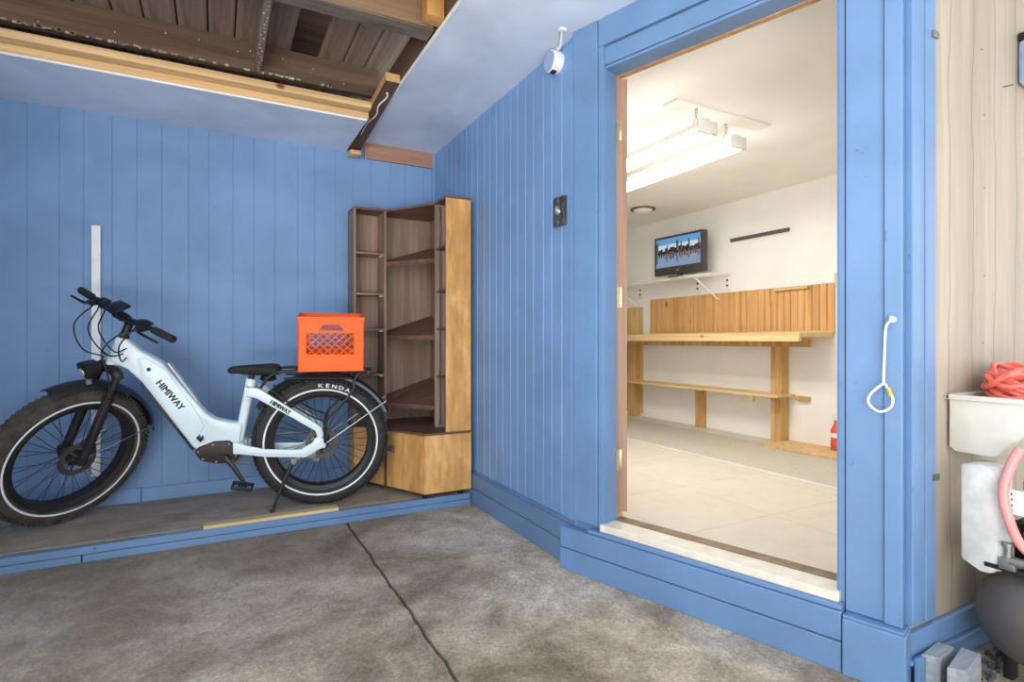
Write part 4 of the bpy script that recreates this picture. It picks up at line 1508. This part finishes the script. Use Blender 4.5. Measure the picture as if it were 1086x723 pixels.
rh = random.Random(11)
b = MB()
path = []
NL = 15
for k in range(NL * 16):
    a = 2 * PI * k / 16
    i = k / 16.0
    tiltx, tilty = 0.55 * math.sin(i * 1.7), 0.5 * math.cos(i * 2.3)
    rx, ry = 0.15 + 0.02 * math.sin(i * 2.1), 0.088 + 0.008 * math.cos(i * 1.3)
    p = Vector((rx * math.cos(a), ry * math.sin(a), 0.012 * math.sin(3 * a + i)))
    p.z += tiltx * p.y * 0.8 + tilty * p.x * 0.28
    path.append(Vector((2.30 + p.x + 0.02 * math.sin(i * 3.1), 0.79 + p.y, 0.885 + p.z + 0.022 * math.sin(i * 4.0))))
b.tube(crom(path, 3), 0.0085, 8)
b.build('hose_coil', 'hose', label='red air hose coiled in a heap inside the off-white bin', category='hose')

t = thing('air_compressor', 'grey air compressor with a round tank and a pale belt guard on the floor', 'compressor', T(2.25, 0.70, 0))


def ac():
    return MB(T(-2.25, -0.70, 0))


b = ac()
b.lathe([(0.0, 1.985), (0.05, 1.990), (0.095, 2.008), (0.128, 2.038), (0.143, 2.075), (0.146, 2.12), (0.146, 2.55), (0.128, 2.60), (0.07, 2.64), (0, 2.645)], (0, 0.70, 0.225), 'x', 48)
b.build('tank', 'tank', t, smooth=60)
for x in (2.14, 2.5):
    for y in (0.62, 0.78):
        ac().box(x - 0.02, x + 0.02, y - 0.012, y + 0.012, 0.0, 0.13, 0.003).build('foot', 'black', t)
b = ac()
b.box(1.995, 2.6, 0.60, 0.79, 0.365, 0.378, 0.002)
b.build('deck', 'black', t)
b = ac()
b.prism([(0.852, 0.655), (0.800, 0.662), (0.772, 0.650), (0.757, 0.62), (0.757, 0.375), (0.772, 0.345), (0.80, 0.340), (0.852, 0.365)], 2.0, 2.10, 'yz', 0.010)
b.build('belt_guard', 'shroud', t)
b = ac()
b.prism([(0.79, 0.66), (0.735, 0.66), (0.73, 0.40), (0.74, 0.365), (0.79, 0.345)], 2.006, 2.03, 'yz', 0.004)
b.build('guard_flange', 'shroud', t)
b = ac()
for k in range(9):
    z = 0.505 + k * 0.014
    b.lathe([(0.0, z), (0.048, z), (0.048, z + 0.006), (0.03, z + 0.007), (0.03, z + 0.014), (0, z + 0.014)], (2.06, 0.672, 0), 'z', 24)
b.lathe([(0.0, 0.43), (0.045, 0.43), (0.05, 0.47), (0.036, 0.505), (0, 0.505)], (2.06, 0.672, 0), 'z', 24)
b.box(2.025, 2.10, 0.642, 0.705, 0.632, 0.668, 0.006)
b.build('pump', 'fins', t)
b = ac()
b.box(2.06, 2.30, 0.60, 0.76, 0.378, 0.50, 0.02)
b.build('motor', 'black', t)
b = ac()
b.box(2.015, 2.02, 0.705, 0.745, 0.53, 0.60, 0.001)
vp = b.build('vent_plate', 'white', t)
for k in range(4):
    ac().lathe([(0, 2.0135), (0.005, 2.0135), (0.005, 2.0152)], (0, 0.735, 0.54 + k * 0.016), 'x', 10).build('vent_hole', 'black', vp)
b = ac()
b.lathe([(0, -0.03), (0.014, -0.03), (0.014, 0.03), (0, 0.03)], (2.00, 0.70, 0.40), 'y', 12)
b.lathe([(0, 0.385), (0.010, 0.385), (0.010, 0.44), (0.016, 0.44), (0.016, 0.45), (0, 0.45)], (2.0, 0.735, 0), 'z', 12)
b.box(1.99, 2.03, 0.715, 0.755, 0.372, 0.405, 0.004)
b.build('regulator', 'steel', t)
b = MB()
b.tube(crom([(2.02, 0.715, 0.72), (2.0, 0.728, 0.675), (1.985, 0.740, 0.60), (1.98, 0.728, 0.53), (1.98, 0.700, 0.46), (1.99, 0.66, 0.43), (2.01, 0.57, 0.42)], 8), 0.0125, 12)
b.build('air_hose', 'hose_pink', label='pale pink hose curving down from the bin in front of the belt guard', category='hose')

# grey offcuts, blue stub, debris
MB().prism([(1.842, 0.882), (1.968, 0.897), (1.974, 0.853), (1.866, 0.842)], 0.0, 0.10, 'xy', 0.004).build('grey_block', 'grey_block', smooth=0, label='weathered grey wooden block standing beside the blue baseboard, nearer the corner', category='block')
MB().prism([(1.822, 0.808), (1.985, 0.842), (1.994, 0.795), (1.852, 0.770)], 0.0, 0.104, 'xy', 0.004).build('grey_block', 'grey_block', smooth=0, label='weathered grey wooden block in front of the other, farther from the baseboard', category='block')
MB().box(1.808, 1.852, 0.872, 0.884, 0.0, 0.095, 0.002).build('blue_stub', 'trim_blue', smooth=0, label='short blue board stub standing behind the grey blocks at the corner', category='board')
b = MB()
rd = random.Random(5)
for k in range(420):
    x, y = rd.uniform(1.98, 2.75), rd.uniform(0.26, 0.58) if k % 3 else rd.uniform(0.80, 0.88)
    s = rd.uniform(0.006, 0.024)
    m = Matrix.Translation((x, y, s * 0.3)) @ Euler((rd.uniform(0, 3), rd.uniform(0, 3), rd.uniform(0, 3))).to_matrix().to_4x4() @ Matrix.Diagonal((s, s * rd.uniform(0.4, 1), s * rd.uniform(0.3, 0.8), 1))
    r = bmesh.ops.create_icosphere(b.bm, subdivisions=1, radius=0.7, matrix=m)
    for v in r['verts']:
        v.co += Vector((rd.uniform(-1, 1), rd.uniform(-1, 1), rd.uniform(-1, 1))) * s * 0.15
b.build('debris', 'coal', smooth=0, kind='stuff', label='dark rubble scattered on the floor under the compressor', category='debris')

# blue-grey box at the top right and its nail
t = thing('wall_box', 'blue-grey metal box hung high on the beige wall at the frame edge', 'box', T(2.56, 0.917, 1.95))
MB().box(-0.004, 0.16, -0.10, -0.002, 0.0, 0.165, 0.018).build('case', 'bluebox', t)
MB().box(0.0, 0.12, -0.06, -0.004, 0.163, 0.19, 0.003).build('bracket', 'black', t)
MB().box(0.03, 0.10, -0.108, -0.098, 0.075, 0.105, 0.004).build('latch', 'black', t)
MB().lathe([(0, -0.012), (0.014, -0.010), (0.014, 0.002), (0, 0.002)], (0.06, -0.05, 0), 'z', 14).build('plug', 'silver', t)
b = MB()
b.tube([(2.50, 0.905, 1.938), (2.455, 0.917, 1.925)], 0.0022, 6)
b.build('long_nail', 'dark_rail', label='long nail sticking out of the beige wall under the blue-grey box', category='nail')
b = MB()
for x, z in ((1.985, 1.70), (1.99, 1.36), (1.99, 1.02), (1.985, 0.62), (1.99, 0.32), (2.30, 2.02), (2.32, 1.80), (2.32, 1.55), (2.32, 1.25), (2.31, 1.02)):
    b.lathe([(0, -0.0012), (0.0026, -0.0008), (0.003, 0.0)], (x, 0.917, z), 'y', 8)
b.build('trim_11', 'black', smooth=0, **ST)
